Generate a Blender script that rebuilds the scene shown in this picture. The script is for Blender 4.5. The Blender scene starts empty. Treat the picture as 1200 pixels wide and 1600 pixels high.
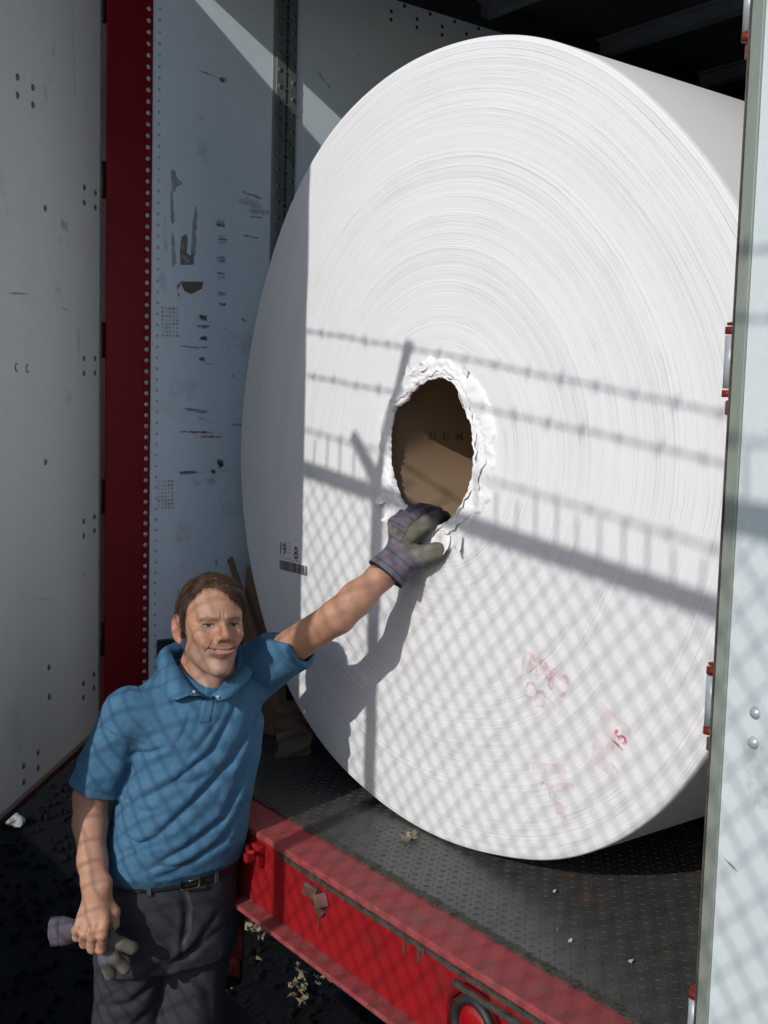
import bpy, bmesh, math, random
import numpy as np
from mathutils import Vector, Matrix, Euler

R = math.radians
S = bpy.context.scene
COL = S.collection
random.seed(7)
RNG = np.random.default_rng(11)

# ------------------------------------------------------------------ camera
cam = bpy.data.cameras.new("camera")
cam.sensor_fit = 'HORIZONTAL'; cam.sensor_width = 36.0
cam.lens = 36.0 * 1712.9 / 1200.0
cam.clip_start = 0.05; cam.clip_end = 1000
co = bpy.data.objects.new("camera", cam); COL.objects.link(co)
_r = Vector((0.600465, 0.799195, 0.026988))
_u = Vector((-0.089796, 0.033853, 0.995385))
_d = Vector((-0.794593, 0.600117, -0.092092))
mw = Matrix(((_r.x, _u.x, -_d.x, 1.9352), (_r.y, _u.y, -_d.y, -1.3894), (_r.z, _u.z, -_d.z, 0.9907), (0, 0, 0, 1)))
co.matrix_world = mw
S.camera = co

# ------------------------------------------------------------------ light
SUN_DIR = Vector((-0.31, 1.0, -0.558)).normalized()      # direction the light travels
w = bpy.data.worlds.new("World"); S.world = w; w.use_nodes = True
nt = w.node_tree
sky = nt.nodes.new('ShaderNodeTexSky'); sky.sky_type = 'NISHITA'; sky.sun_disc = False
sky.ozone_density = 2.5; sky.sun_elevation = R(28.06); sky.sun_rotation = R(162.8)
nt.links.new(sky.outputs[0], nt.nodes['Background'].inputs[0])
nt.nodes['Background'].inputs[1].default_value = 0.13
sl = bpy.data.lights.new("sun", 'SUN'); sl.energy = 3.15; sl.angle = R(0.53); sl.color = (1.0, 0.965, 0.92)
so = bpy.data.objects.new("sun", sl); COL.objects.link(so)
so.rotation_euler = SUN_DIR.to_track_quat('-Z', 'Y').to_euler(); so.location = (2, -8, 6)
S.view_settings.view_transform = 'Standard'; S.view_settings.look = 'None'
S.view_settings.exposure = 0.0; S.view_settings.gamma = 1.0
S.render.resolution_x = 768; S.render.resolution_y = 1024

# ------------------------------------------------------------------ helpers
def srgb(r, g, b):
    f = lambda c: (c / 255 / 12.92) if c / 255 <= 0.04045 else ((c / 255 + 0.055) / 1.055) ** 2.4
    return (f(r), f(g), f(b))

class NT:
    def __init__(s, name):
        s.m = bpy.data.materials.new(name); s.m.use_nodes = True
        s.t = s.m.node_tree; s.b = s.t.nodes['Principled BSDF']
        s.o = s.t.nodes['Material Output']
    def n(s, typ, **kw):
        nd = s.t.nodes.new(typ)
        for k, v in kw.items(): setattr(nd, k, v)
        return nd
    def l(s, a, b): s.t.links.new(a, b)
    def coord(s, kind='Object', scale=(1, 1, 1), rot=(0, 0, 0)):
        tc = s.n('ShaderNodeTexCoord'); mp = s.n('ShaderNodeMapping')
        mp.inputs['Scale'].default_value = scale; mp.inputs['Rotation'].default_value = rot
        s.l(tc.outputs[kind], mp.inputs[0]); return mp.outputs[0]
    def noise(s, vec, scale, detail=4, rough=.55, dist=0):
        nd = s.n('ShaderNodeTexNoise'); nd.inputs['Scale'].default_value = scale
        nd.inputs['Detail'].default_value = detail; nd.inputs['Roughness'].default_value = rough
        nd.inputs['Distortion'].default_value = dist
        if vec is not None: s.l(vec, nd.inputs['Vector'])
        return nd.outputs['Fac']
    def ramp(s, fac, a, b, ca=(0, 0, 0), cb=(1, 1, 1)):
        nd = s.n('ShaderNodeValToRGB'); e = nd.color_ramp.elements
        e[0].position = a; e[1].position = b; e[0].color = (*ca, 1); e[1].color = (*cb, 1)
        s.l(fac, nd.inputs[0]); return nd.outputs[0]
    def mix(s, fac, a, b, typ='MIX'):
        nd = s.n('ShaderNodeMix', data_type='RGBA', blend_type=typ)
        for sock, v in ((nd.inputs[0], fac), (nd.inputs[6], a), (nd.inputs[7], b)):
            if isinstance(v, (int, float)): sock.default_value = v
            elif isinstance(v, tuple): sock.default_value = (*v, 1)
            else: s.l(v, sock)
        return nd.outputs[2]
    def math(s, op, a, b=0.0, c=None):
        nd = s.n('ShaderNodeMath', operation=op)
        for i, v in enumerate((a, b) if c is None else (a, b, c)):
            if isinstance(v, (int, float)): nd.inputs[i].default_value = v
            else: s.l(v, nd.inputs[i])
        return nd.outputs[0]
    def bump(s, h, strength=.3, dist=.01):
        nd = s.n('ShaderNodeBump'); nd.inputs['Strength'].default_value = strength
        nd.inputs['Distance'].default_value = dist; s.l(h, nd.inputs['Height'])
        s.l(nd.outputs[0], s.b.inputs['Normal']); return nd
    def base(s, c, rough=.5, metal=0):
        if isinstance(c, tuple): s.b.inputs['Base Color'].default_value = (*c, 1)
        else: s.l(c, s.b.inputs['Base Color'])
        if isinstance(rough, (int, float)): s.b.inputs['Roughness'].default_value = rough
        else: s.l(rough, s.b.inputs['Roughness'])
        s.b.inputs['Metallic'].default_value = metal

def surf(name, c, c2=None, scale=12, stretch=(1, 1, 1), rough=.5, metal=0, bump=.15, bdist=.004, dirt=None, dscale=6, dlo=.6, dhi=.75, fine=90, famt=.12):
    """painted / worn surface: two tone noise, fine grain, patches of dirt, bump"""
    m = NT(name); v = m.coord('Object', stretch)
    n1 = m.noise(v, scale, 5)
    c2 = c2 or tuple(x * .78 for x in c)
    col = m.mix(m.ramp(n1, .3, .72), c, c2)
    n2 = m.noise(v, fine, 3)
    col = m.mix(famt, col, m.ramp(n2, .3, .7, tuple(x * .5 for x in c), tuple(min(1, x * 1.4) for x in c)))
    if dirt:
        n3 = m.noise(v, dscale, 7, .7)
        col = m.mix(m.ramp(n3, dlo, dhi), col, dirt)
    m.base(col, m.math('ADD', m.math('MULTIPLY', n1, .25), rough - .12), metal)
    if 'red' in name or 'gravel' in name: m.b.inputs['Specular IOR Level'].default_value = .15
    if bump: m.bump(m.math('ADD', n2, m.math('MULTIPLY', n1, .6)), bump, bdist)
    return m.m

def attr_mat(name, rough=.6, scale=250, bump=.15, bdist=.001, amt=.15, sss=0, stretch=(1, 1, 1), spec=.4):
    m = NT(name); a = m.n('ShaderNodeAttribute', attribute_name='Col')
    v = m.coord('Object', stretch); n = m.noise(v, scale, 4); n2 = m.noise(v, scale * .12, 4)
    f = m.math('ADD', m.math('MULTIPLY', n, amt * 1.3), m.math('MULTIPLY', n2, amt * 1.3))
    f = m.math('ADD', f, 1 - amt * 1.3)
    g = m.n('ShaderNodeVectorMath', operation='SCALE'); m.l(a.outputs['Color'], g.inputs[0]); m.l(f, g.inputs['Scale'])
    m.base(g.outputs[0], rough)
    m.b.inputs['Specular IOR Level'].default_value = spec
    if sss:
        m.b.inputs['Subsurface Weight'].default_value = sss
        m.b.inputs['Subsurface Radius'].default_value = (1, .35, .2)
        m.b.inputs['Subsurface Scale'].default_value = .008
    m.bump(n, bump, bdist)
    return m.m

class MB:
    """collects shapes into one mesh"""
    def __init__(s): s.v = []; s.f = []; s.mi = []; s.sm = []
    def add(s, vs, fs, mi=0, smooth=False):
        o = len(s.v); s.v += [tuple(v) for v in vs]
        for f in fs:
            s.f.append([i + o for i in f]); s.mi.append(mi); s.sm.append(smooth)
    def box(s, a, b, mi=0, M=None, bev=0):
        x0, y0, z0 = (min(a[i], b[i]) for i in range(3)); x1, y1, z1 = (max(a[i], b[i]) for i in range(3))
        if bev:
            bm = bmesh.new(); bmesh.ops.create_cube(bm, size=1)
            for v in bm.verts: v.co = Vector(((x0 + x1) / 2 + v.co.x * (x1 - x0), (y0 + y1) / 2 + v.co.y * (y1 - y0), (z0 + z1) / 2 + v.co.z * (z1 - z0)))
            bmesh.ops.bevel(bm, geom=bm.edges[:], offset=bev, segments=2, profile=.5, affect='EDGES')
            bm.verts.index_update()
            vs = [v.co.copy() for v in bm.verts]; fs = [[v.index for v in f.verts] for f in bm.faces]; bm.free()
        else:
            vs = [Vector(p) for p in ((x0, y0, z0), (x1, y0, z0), (x1, y1, z0), (x0, y1, z0), (x0, y0, z1), (x1, y0, z1), (x1, y1, z1), (x0, y1, z1))]
            fs = [(3, 2, 1, 0), (4, 5, 6, 7), (0, 1, 5, 4), (1, 2, 6, 5), (2, 3, 7, 6), (3, 0, 4, 7)]
        if M is not None: vs = [M @ v for v in vs]
        s.add(vs, fs, mi)
    def tube(s, pts, r, n=8, mi=0, cap=True, smooth=True):
        pts = [Vector(p) for p in pts]; rs = r if isinstance(r, (list, tuple)) else [r] * len(pts)
        vs = []; fs = []; prev = None
        for i, p in enumerate(pts):
            t = (pts[min(i + 1, len(pts) - 1)] - pts[max(i - 1, 0)]).normalized()
            if prev is None:
                a = t.cross(Vector((0, 0, 1)));
                if a.length < .1: a = t.cross(Vector((1, 0, 0)))
            else: a = prev - t * prev.dot(t)
            a.normalize(); prev = a; b = t.cross(a)
            for k in range(n):
                an = 2 * math.pi * k / n
                vs.append(p + (a * math.cos(an) + b * math.sin(an)) * rs[i])
        for i in range(len(pts) - 1):
            for k in range(n):
                fs.append((i * n + k, i * n + (k + 1) % n, (i + 1) * n + (k + 1) % n, (i + 1) * n + k))
        if cap:
            fs.append(tuple(range(n))[::-1]); fs.append(tuple((len(pts) - 1) * n + k for k in range(n)))
        s.add(vs, fs, mi, smooth)
    def dome(s, c, nrm, r, h, n=10, rings=3, mi=0):
        c = Vector(c); nrm = Vector(nrm).normalized(); q = nrm.to_track_quat('Z', 'Y')
        vs = []; fs = []
        for j in range(rings):
            a = j / rings * math.pi / 2
            for k in range(n):
                t = 2 * math.pi * k / n
                vs.append(c + q @ Vector((math.cos(a) * r * math.cos(t), math.cos(a) * r * math.sin(t), h * math.sin(a))))
        vs.append(c + q @ Vector((0, 0, h)))
        for j in range(rings - 1):
            for k in range(n): fs.append((j * n + k, j * n + (k + 1) % n, (j + 1) * n + (k + 1) % n, (j + 1) * n + k))
        for k in range(n): fs.append(((rings - 1) * n + k, (rings - 1) * n + (k + 1) % n, rings * n))
        s.add(vs, fs, mi, True)
    def build(s, name, mats, parent=None, loc=None):
        me = bpy.data.meshes.new(name); me.from_pydata(s.v, [], s.f)
        mats = mats if isinstance(mats, (list, tuple)) else [mats]
        for m in mats: me.materials.append(m)
        me.polygons.foreach_set('material_index', s.mi); me.polygons.foreach_set('use_smooth', s.sm)
        me.update()
        o = bpy.data.objects.new(name, me); COL.objects.link(o)
        if parent: o.parent = parent
        if loc: o.location = loc
        return o

def thing(name, label, cat, loc=(0, 0, 0), rz=0, group=None):
    o = bpy.data.objects.new(name, None); COL.objects.link(o); o.empty_display_size = .1
    o.location = loc; o.rotation_euler = (0, 0, rz); o['label'] = label; o['category'] = cat
    if group: o['group'] = group
    return o
def tag(o, label, cat, group=None):
    o['label'] = label; o['category'] = cat
    if group: o['group'] = group
    return o
def struct(o): o['kind'] = 'structure'; return o
def text_mesh(txt, size, mat, M, name, parent, sx=1.0, bold=0.0):
    cu = bpy.data.curves.new('lettering', 'FONT'); cu.body = txt; cu.size = size; cu.offset = bold
    cu.resolution_u = 3
    ob = bpy.data.objects.new('lettering', cu); COL.objects.link(ob)
    dg = bpy.context.evaluated_depsgraph_get(); dg.update()
    me = bpy.data.meshes.new_from_object(ob.evaluated_get(dg))
    bpy.data.objects.remove(ob); me.name = name
    for v in me.vertices: v.co.x *= sx
    me.transform(M); me.materials.clear(); me.materials.append(mat)
    o = bpy.data.objects.new(name, me); COL.objects.link(o)
    if parent: o.parent = parent
    return o

# ------------------------------------------------------------------ materials
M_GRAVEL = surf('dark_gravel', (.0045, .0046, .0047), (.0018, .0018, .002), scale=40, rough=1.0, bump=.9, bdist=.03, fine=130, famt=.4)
M_CONC = surf('asphalt', (.11, .11, .11), (.08, .08, .08), scale=3, rough=.9, bump=.3, dirt=(.03, .03, .03), dlo=.6, dhi=.8)
M_WALL = surf('white_wall_panel', (.70, .785, .83), (.62, .705, .75), scale=2.2, rough=.45, bump=.05, bdist=.003, dirt=(.36, .38, .37), dscale=3.2, dlo=.62, dhi=.95, fine=60, famt=.05)
M_DOORL = surf('grey_white_door_panel', (.65, .69, .665), (.57, .62, .595), scale=2.0, stretch=(1, 1, .5), rough=.4, bump=.04, bdist=.003, dirt=(.33, .33, .29), dscale=2.6, dlo=.62, dhi=.95, fine=50, famt=.05)
M_DOORR = surf('sunny_door_panel', (.58, .64, .65), (.53, .595, .605), scale=3, rough=.42, bump=.04, bdist=.002, dirt=(.42, .45, .43), dscale=9, dlo=.64, dhi=.9, fine=60, famt=.06)
M_TRIM = surf('aluminium_trim', (.30, .33, .29), (.20, .225, .19), scale=9, stretch=(1, 1, .25), rough=.4, metal=.25, bump=.1, dirt=(.07, .07, .05), dscale=14, dlo=.62, dhi=.72)
M_RED = surf('red_paint', (.27, .010, .013), (.20, .008, .011), scale=5, rough=.5, bump=.12, bdist=.003, dirt=(.10, .022, .02), dscale=10, dlo=.55, dhi=.80)
M_REDP = surf('post_red_paint', (.20, .007, .010), (.16, .005, .008), scale=5, rough=.45, bump=.08, bdist=.003, dirt=(.11, .02, .018), dscale=8, dlo=.66, dhi=.88)
M_REDD = surf('shade_toned_red_paint', (.055, .006, .006), (.03, .005, .005), scale=9, rough=.7, bump=.2, dirt=(.02, .012, .01), dlo=.5, dhi=.7)  # underride guard red: shade under the trailer put into the colour, plus random blotches
M_REDW = surf('worn_red_paint', (.30, .045, .05), (.22, .07, .066), scale=9, rough=.7, bump=.25, dirt=(.14, .085, .065), dscale=16, dlo=.52, dhi=.74, fine=150, famt=.25)
M_GALV = surf('galvanised_steel', (.17, .20, .20), (.09, .105, .105), scale=24, rough=.42, metal=.2, bump=.2, dirt=(.03, .03, .03), dscale=20)
M_STEELD = surf('dark_steel', (.035, .042, .045), (.02, .025, .028), scale=20, rough=.5, metal=.2, bump=.2)
M_DECK = surf('tread_plate', (.072, .071, .066), (.038, .039, .037), scale=4, rough=.42, metal=.1, bump=.2, dirt=(.105, .062, .036), dscale=5, dlo=.575, dhi=.72, fine=160, famt=.3)
M_SEAM = surf('dirt_seam', (.062, .055, .042), (.032, .029, .024), scale=30, rough=.95, bump=.8, bdist=.01)
M_RUST = surf('rusty_steel', (.15, .055, .04), (.05, .03, .025), scale=40, rough=.8, bump=.5)
M_RUBBER = surf('black_rubber', (.02, .021, .02), (.012, .012, .012), scale=30, rough=.6, bump=.1)
M_RIVET = surf('rivet_metal', (.48, .52, .53), (.30, .33, .34), scale=30, rough=.3, metal=.25, bump=0)
M_ROOF = surf('dark_roof', (.032, .035, .037), (.018, .020, .021), scale=4, rough=.8, bump=.1)
M_BOW = surf('roof_bow_steel', (.19, .22, .23), (.11, .13, .135), scale=6, rough=.6, bump=.1)
M_FENCE = surf('fence_steel', (.28, .29, .29), (.2, .2, .2), scale=30, rough=.5, metal=.6, bump=.1)
M_CARD = surf('brown_cardboard', (.20, .125, .075), (.15, .09, .05), scale=14, rough=.9, bump=.15)
M_TAPE = surf('reflective_tape', (.72, .74, .85), (.6, .62, .75), scale=10, rough=.3, bump=0)
M_LEAF = surf('dry_leaf', (.30, .25, .15), (.16, .125, .07), scale=30, rough=.8, bump=.2)
M_SCRAP = surf('white_scrap', (.36, .37, .34), (.2, .2, .18), scale=30, rough=.8, bump=.3)
def glass_red():
    m = NT('red_lens'); m.base((.30, .005, .008), .18); m.b.inputs['Coat Weight'].default_value = .5
    m.bump(m.noise(m.coord(), 120, 2), .25, .003); return m.m
M_LENS = glass_red()

def ink(name, c, lo, hi, scale=60, amax=1.0, stretch=(1, 1, 1)):
    m = NT(name); n = m.noise(m.coord('Object', stretch), scale, 6, .7)
    m.base(c, .8); a = m.math('MULTIPLY', m.ramp(n, lo, hi), amax)
    m.l(a, m.b.inputs['Alpha']); return m.m
def smudge(name, c, lo, hi, scale=30, stretch=(1, 1, 1), amax=1.0, edge=.35):
    """scuff with a soft ragged outline inside its own patch (UV 0..1)"""
    m = NT(name); uv = m.n('ShaderNodeUVMap'); sp = m.n('ShaderNodeSeparateXYZ'); m.l(uv.outputs[0], sp.inputs[0])
    def e(x): return m.ramp(m.math('SUBTRACT', .5, m.math('ABSOLUTE', m.math('SUBTRACT', x, .5))), 0.0, edge)
    env = m.math('MULTIPLY', e(sp.outputs[0]), e(sp.outputs[1]))
    n = m.noise(m.coord('Object', stretch), scale, 6, .75)
    a = m.math('MULTIPLY', m.ramp(m.math('ADD', n, m.math('MULTIPLY', m.math('SUBTRACT', env, 1.0), .35)), lo, hi), amax)
    m.base(c, .8); m.l(a, m.b.inputs['Alpha']); return m.m
INK_RED = ink('red_stamp_ink', (.70, .20, .22), .40, .74, 70, .42)
INK_RED2 = ink('red_stamp_ink_bold', (.66, .07, .09), .34, .60, 70, .75)
INK_BLK = ink('black_print', (.02, .02, .025), .25, .4, 120, .95)
INK_GRY = ink('grey_print', (.18, .18, .20), .3, .7, 200, .7)

# ------------------------------------------------------------------ ground and raised pavement
GZ = -1.175
g = MB(); g.add([(-400, -400, GZ), (400, -400, GZ), (400, 400, GZ), (-400, 400, GZ)], [(0, 1, 2, 3)])
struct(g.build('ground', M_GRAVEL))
g = MB(); g.box((-14, -14, GZ + .004), (14, -1.06, -.35))
struct(g.build('raised_pavement', M_CONC))
# loose stones on the ground round the trailer's rear
g = MB(); rr = random.Random(3)
ico = bmesh.new(); bmesh.ops.create_icosphere(ico, subdivisions=1, radius=1)
icv = [v.co.copy() for v in ico.verts]; icf = [[v.index for v in f.verts] for f in ico.faces]; ico.free()
for i in range(2600):
    x = rr.uniform(-4.4, -.2); y = rr.uniform(-.9, 2.2); s = rr.uniform(.006, .022)
    q = Euler((rr.uniform(0, 6), rr.uniform(0, 6), rr.uniform(0, 6))).to_matrix(); sc = Vector((s * rr.uniform(.7, 1.3), s, s * rr.uniform(.5, .9)))
    g.add([q @ Vector((v.x * sc.x * rr.uniform(.8, 1.2), v.y * sc.y, v.z * sc.z)) + Vector((x, y, GZ + s * .35)) for v in icv], icf)
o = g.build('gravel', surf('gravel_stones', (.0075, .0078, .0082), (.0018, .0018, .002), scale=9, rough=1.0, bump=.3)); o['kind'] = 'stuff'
# dry leaves caught under the bumper
g = MB()
for cx, cy, n, sp in ((-1.80, .86, 26, .030), (-1.86, .80, 9, .03), (-1.31, .74, 10, .03), (-1.37, .81, 8, .03), (-1.25, .68, 5, .03), (-1.5, .6, 5, .2)):
    for i in range(n):
        x = rr.gauss(cx, sp); y = rr.gauss(cy, sp); s = rr.uniform(.012, .026)
        q = Euler((rr.uniform(-.7, .7), rr.uniform(-.7, .7), rr.uniform(0, 6.3))).to_matrix()
        pts = [(-1, 0, 0), (-.4, .45, .12), (.3, .4, .1), (1, 0, -.1), (.3, -.42, .15), (-.4, -.4, .05)]
        g.add([q @ (Vector(p_) * s) + Vector((x, y, GZ + .02 + rr.uniform(0, .03))) for p_ in pts], [(0, 1, 2, 3), (0, 3, 4, 5)])
o = g.build('dry_leaves', M_LEAF); o['kind'] = 'stuff'

def crumple(name, c, r, sq, mat, seed):
    bm = bmesh.new(); bmesh.ops.create_icosphere(bm, subdivisions=3, radius=1); q = random.Random(seed)
    dirs = [Vector((q.gauss(0, 1), q.gauss(0, 1), q.gauss(0, 1))).normalized() for _ in range(26)]
    for v in bm.verts:
        k = 1 + .35 * sum(max(0, v.co.dot(d) - .8) * (1 if i % 2 else -1) for i, d in enumerate(dirs)) * 4
        v.co = Vector((v.co.x * r * k * sq[0], v.co.y * r * k * sq[1], v.co.z * r * k * sq[2]))
    me = bpy.data.meshes.new(name); bm.to_mesh(me); bm.free(); me.materials.append(mat)
    o = bpy.data.objects.new(name, me); COL.objects.link(o); o.location = c; return o
tag(crumple('crumpled_bag', (-3.51, .42, GZ + .028), .045, (1.2, .9, .6), M_SCRAP, 2), 'crumpled white plastic bag lying on the dark ground under the left door', 'bag')

# ------------------------------------------------------------------ trailer
T = thing('semi_trailer', 'open rear of a white box trailer with red frame and steel tread deck', 'trailer', (0, 0, GZ))
TZ = -GZ
def tb(mb, name, mats, parent=T):
    o = mb.build(name, mats, parent)
    if parent is T: o.location = (0, 0, TZ)
    return o
XL = -1.078; XR = 1.085
# deck with raised tread lugs
g = MB(); g.box((XL, 0.004, -.06), (XR, 12, 0))
for i in range(104):
    for j in range(62):
        x = XL + .015 + i * .0196; y = .016 + j * .0196
        if x > XR - .02: continue
        a = 45 if (i + j) % 2 else -45
        ca, sa = math.cos(R(a)), math.sin(R(a)); L, W, H = .0072, .0026, .0016
        P = [(-L, 0, 0), (0, -W, 0), (L, 0, 0), (0, W, 0), (-L * .45, 0, H), (L * .45, 0, H)]
        g.add([(x + px * ca - py * sa, y + px * sa + py * ca, pz + .0002) for px, py, pz in P], [(0, 1, 5, 4), (1, 2, 5), (2, 3, 4, 5), (3, 0, 4)])
tb(g, 'deck', M_DECK)
# left side wall (panel, rivets and the dark top rail)
def rivets(mb, pts, nrm, r=.0062, h=.0035, mi=1, n=8):
    for p_ in pts: mb.dome(p_, nrm, r, h, n, 2, mi)
g = MB(); g.box((XL - .04, .012, .0), (XL, 12, 2.345))
g.box((XL - .05, .012, 2.349), (XL + .012, 12, 2.42), mi=2)
rivets(g, [(XL, .032, .04 + .032 * i) for i in range(70)], (1, 0, 0), .0048, .0025)
rivets(g, [(XL, .86 + .055 * i, 2.305 + (.03 if i % 2 else 0)) for i in range(40)], (1, 0, 0), .007, .003, 3)
rivets(g, [(XL, .86 + .11 * i, 2.278) for i in range(20)], (1, 0, 0), .007, .003, 3)
tb(g, 'side_wall', [M_WALL, M_RIVET, M_ROOF, M_STEELD])
# scuffs on the wall, all in one mesh under the wall
def patches(name, parent, frame, items, polys=()):
    """frame(u, v) -> point; items: (u, v, du, dv, material index, angle)"""
    me = bpy.data.meshes.new(name); vs = []; fs = []; mi = []; uvs = []
    for k, (u, v, du, dv, m_, an) in enumerate(items):
        c, s_ = math.cos(R(an)), math.sin(R(an)); b = len(vs)
        for a_, b_ in ((-1, -1), (1, -1), (1, 1), (-1, 1)):
            x, y = a_ * du / 2, b_ * dv / 2
            vs.append(frame(u + x * c - y * s_, v + x * s_ + y * c, .0012 + .00012 * k)); uvs.append(((a_ + 1) / 2, (b_ + 1) / 2))
        fs.append((b, b + 1, b + 2, b + 3)); mi.append(m_)
    for k, (pl, m_) in enumerate(polys):
        b = len(vs)
        for u, v in pl: vs.append(frame(u, v, .0009 + .00002 * k)); uvs.append((.5, .5))
        fs.append(tuple(range(b, b + len(pl)))); mi.append(m_)
    tm = parent.data; off = len(tm.materials)
    me.from_pydata(vs, [], fs); ul = me.uv_layers.new(name='UVMap')
    for l in me.loops: ul.data[l.index].uv = uvs[l.vertex_index]
    me.polygons.foreach_set('material_index', [m_ + off for m_ in mi])
    if not tm.uv_layers: tm.uv_layers.new(name='UVMap')
    for m_ in SMUDGES: tm.materials.append(m_)
    bm = bmesh.new(); bm.from_mesh(tm); bm.from_mesh(me); bm.to_mesh(tm); bm.free(); bpy.data.meshes.remove(me)
def grid_mat():
    m = NT('dot_grid_residue'); uv = m.n('ShaderNodeUVMap'); mp = m.n('ShaderNodeMapping'); mp.inputs['Scale'].default_value = (5, 8, 1)
    m.l(uv.outputs[0], mp.inputs[0]); fr = m.n('ShaderNodeVectorMath', operation='FRACTION'); m.l(mp.outputs[0], fr.inputs[0])
    sp = m.n('ShaderNodeSeparateXYZ'); m.l(fr.outputs[0], sp.inputs[0])
    a = m.math('MULTIPLY', m.math('GREATER_THAN', sp.outputs[0], .4), m.math('GREATER_THAN', sp.outputs[1], .4))
    n = m.noise(m.coord(), 50, 3); a = m.math('MULTIPLY', a, m.ramp(n, .35, .6))
    m.base((.13, .14, .12), .8); m.l(m.math('MULTIPLY', a, .55), m.b.inputs['Alpha']); return m.m
SMUDGES = [smudge('black_scuff', (.04, .045, .05), .36, .56, 60, amax=.9),            # 0
           smudge('soft_grey_scuff', (.22, .24, .235), .42, .85, 22, amax=.45),          # 1
           smudge('brown_stain', (.22, .19, .15), .42, .75, 24, amax=.55),              # 2
           smudge('streaky_scuff', (.06, .065, .075), .46, .60, 30, (1, .3, 4), .75, .3),   # 3
           smudge('red_scrape', (.30, .03, .04), .30, .55, 60, amax=.85),               # 4
           grid_mat(),                                                                 # 5
           smudge('tape_residue', (.30, .32, .30), .30, .5, 60, amax=.55, edge=.04),   # 6
           smudge('brown_patch', (.17, .13, .10), .12, .25, 30, amax=.95, edge=.04),    # 7
           smudge('dark_line', (.07, .075, .075), .32, .58, 50, amax=.6, edge=.35),
           smudge('dark_residue', (.20, .19, .16), .30, .5, 60, amax=.75, edge=.04)]      # 8
wall = [o for o in T.children if o.name.startswith('side_wall')][0]
fr = lambda u, v, e: (XL + e, 1.0008 * u - .0307 * v + .0386, .0259 * u + 1.0069 * v - .0200)
patches('scuff_marks', wall, fr, [
    (.262, 1.962, .055, .028, 0, -6), (.205, 1.972, .10, .008, 8, -8), (.235, 2.18, .06, .05, 1, 0), (.24, 2.08, .08, .1, 1, 0),
    (.19, 1.84, .05, .03, 2, 0), (.19, 1.76, .09, .16, 1, 0),
    (.36, 1.615, .20, .05, 2, -6), (.38, 1.59, .22, .04, 2, 4), (.35, 1.64, .15, .012, 3, -12), (.37, 1.575, .1, .01, 3, 5),
    (.245, 1.545, .055, .05, 3, 0), (.25, 1.50, .06, .06, 3, 0), (.243, 1.44, .06, .05, 3, 0), (.243, 1.39, .055, .05, 3, 0), (.245, 1.335, .06, .03, 3, 0), (.248, 1.305, .05, .018, 0, 0),
    (.35, 1.515, .1, .012, 3, -5), 
    (.068, 1.242, .058, .09, 5, 0), (.18, 1.262, .05, .03, 0, 0), (.178, 1.235, .075, .022, 0, 0), (.18, 1.20, .05, .022, 0, 0), (.178, 1.175, .055, .012, 3, 0), (.176, 1.14, .04, .022, 0, 0), (.19, 1.125, .045, .008, 8, -4),
    (.13, 1.175, .12, .012, 3, -3), (.255, 1.23, .04, .025, 1, 0), (.32, 1.26, .04, .012, 8, -20), (.28, 1.092, .02, .035, 3, 0), (.33, 1.11, .02, .01, 8, 0),
    (.155, .92, .19, .011, 4, -2), (.20, .905, .14, .01, 4, -2), (.15, .985, .15, .02, 3, -5), (.19, .955, .13, .014, 3, -8), (.25, .98, .2, .014, 1, -5), (.3, .94, .12, .01, 8, -3),
    (.232, .822, .042, .05, 0, 20), (.205, .80, .02, .03, 0, 30), (.12, .80, .12, .022, 3, 2), (.17, .77, .2, .05, 1, 4), (.2, .80, .3, .02, 1, 2),
    (.042, .734, .055, .09, 5, 0), (.10, .52, .03, .03, 1, 0), (.21, .52, .02, .05, 2, 0), (.08, .44, .012, .03, 8, 10), (.15, .49, .1, .02, 1, 0),
    (.06, 1.5, .03, .3, 1, 0), (.05, 1.36, .05, .12, 1, 0), (.30, 1.18, .25, .2, 1, 0), (.12, 1.05, .25, .12, 1, 0), (.3, .7, .3, .25, 1, 0), (.1, .62, .12, .12, 1, 0),
    (.5, 1.9, .12, .008, 8, -20), (.62, 2.02, .12, .01, 8, -40), (.75, 2.12, .02, .02, 0, 0)], [
    ([(.082, 1.682), (.098, 1.682), (.101, 1.664), (.122, 1.645), (.102, 1.635), (.094, 1.618), (.086, 1.624)], 6), ([(.082, 1.623), (.088, 1.619), (.093, 1.538), (.086, 1.524), (.08, 1.536)], 6), ([(.08, 1.505), (.09, 1.506), (.096, 1.415), (.082, 1.403)], 6),
    ([(.162, 1.591), (.168, 1.573), (.16, 1.452), (.155, 1.438), (.143, 1.441), (.151, 1.534)], 6), ([(.115, 1.494), (.129, 1.503), (.135, 1.492), (.13, 1.449), (.141, 1.441), (.153, 1.453), (.153, 1.416), (.109, 1.412), (.108, 1.466)], 9),
    ([(.108, 1.364), (.184, 1.368), (.179, 1.347), (.143, 1.329), (.12, 1.337)], 7), ([(.097, 1.353), (.106, 1.362), (.11, 1.357), (.101, 1.342), (.095, 1.341)], 9), ([(.097, 1.334), (.103, 1.327), (.105, 1.316), (.099, 1.323)], 9)])
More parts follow.
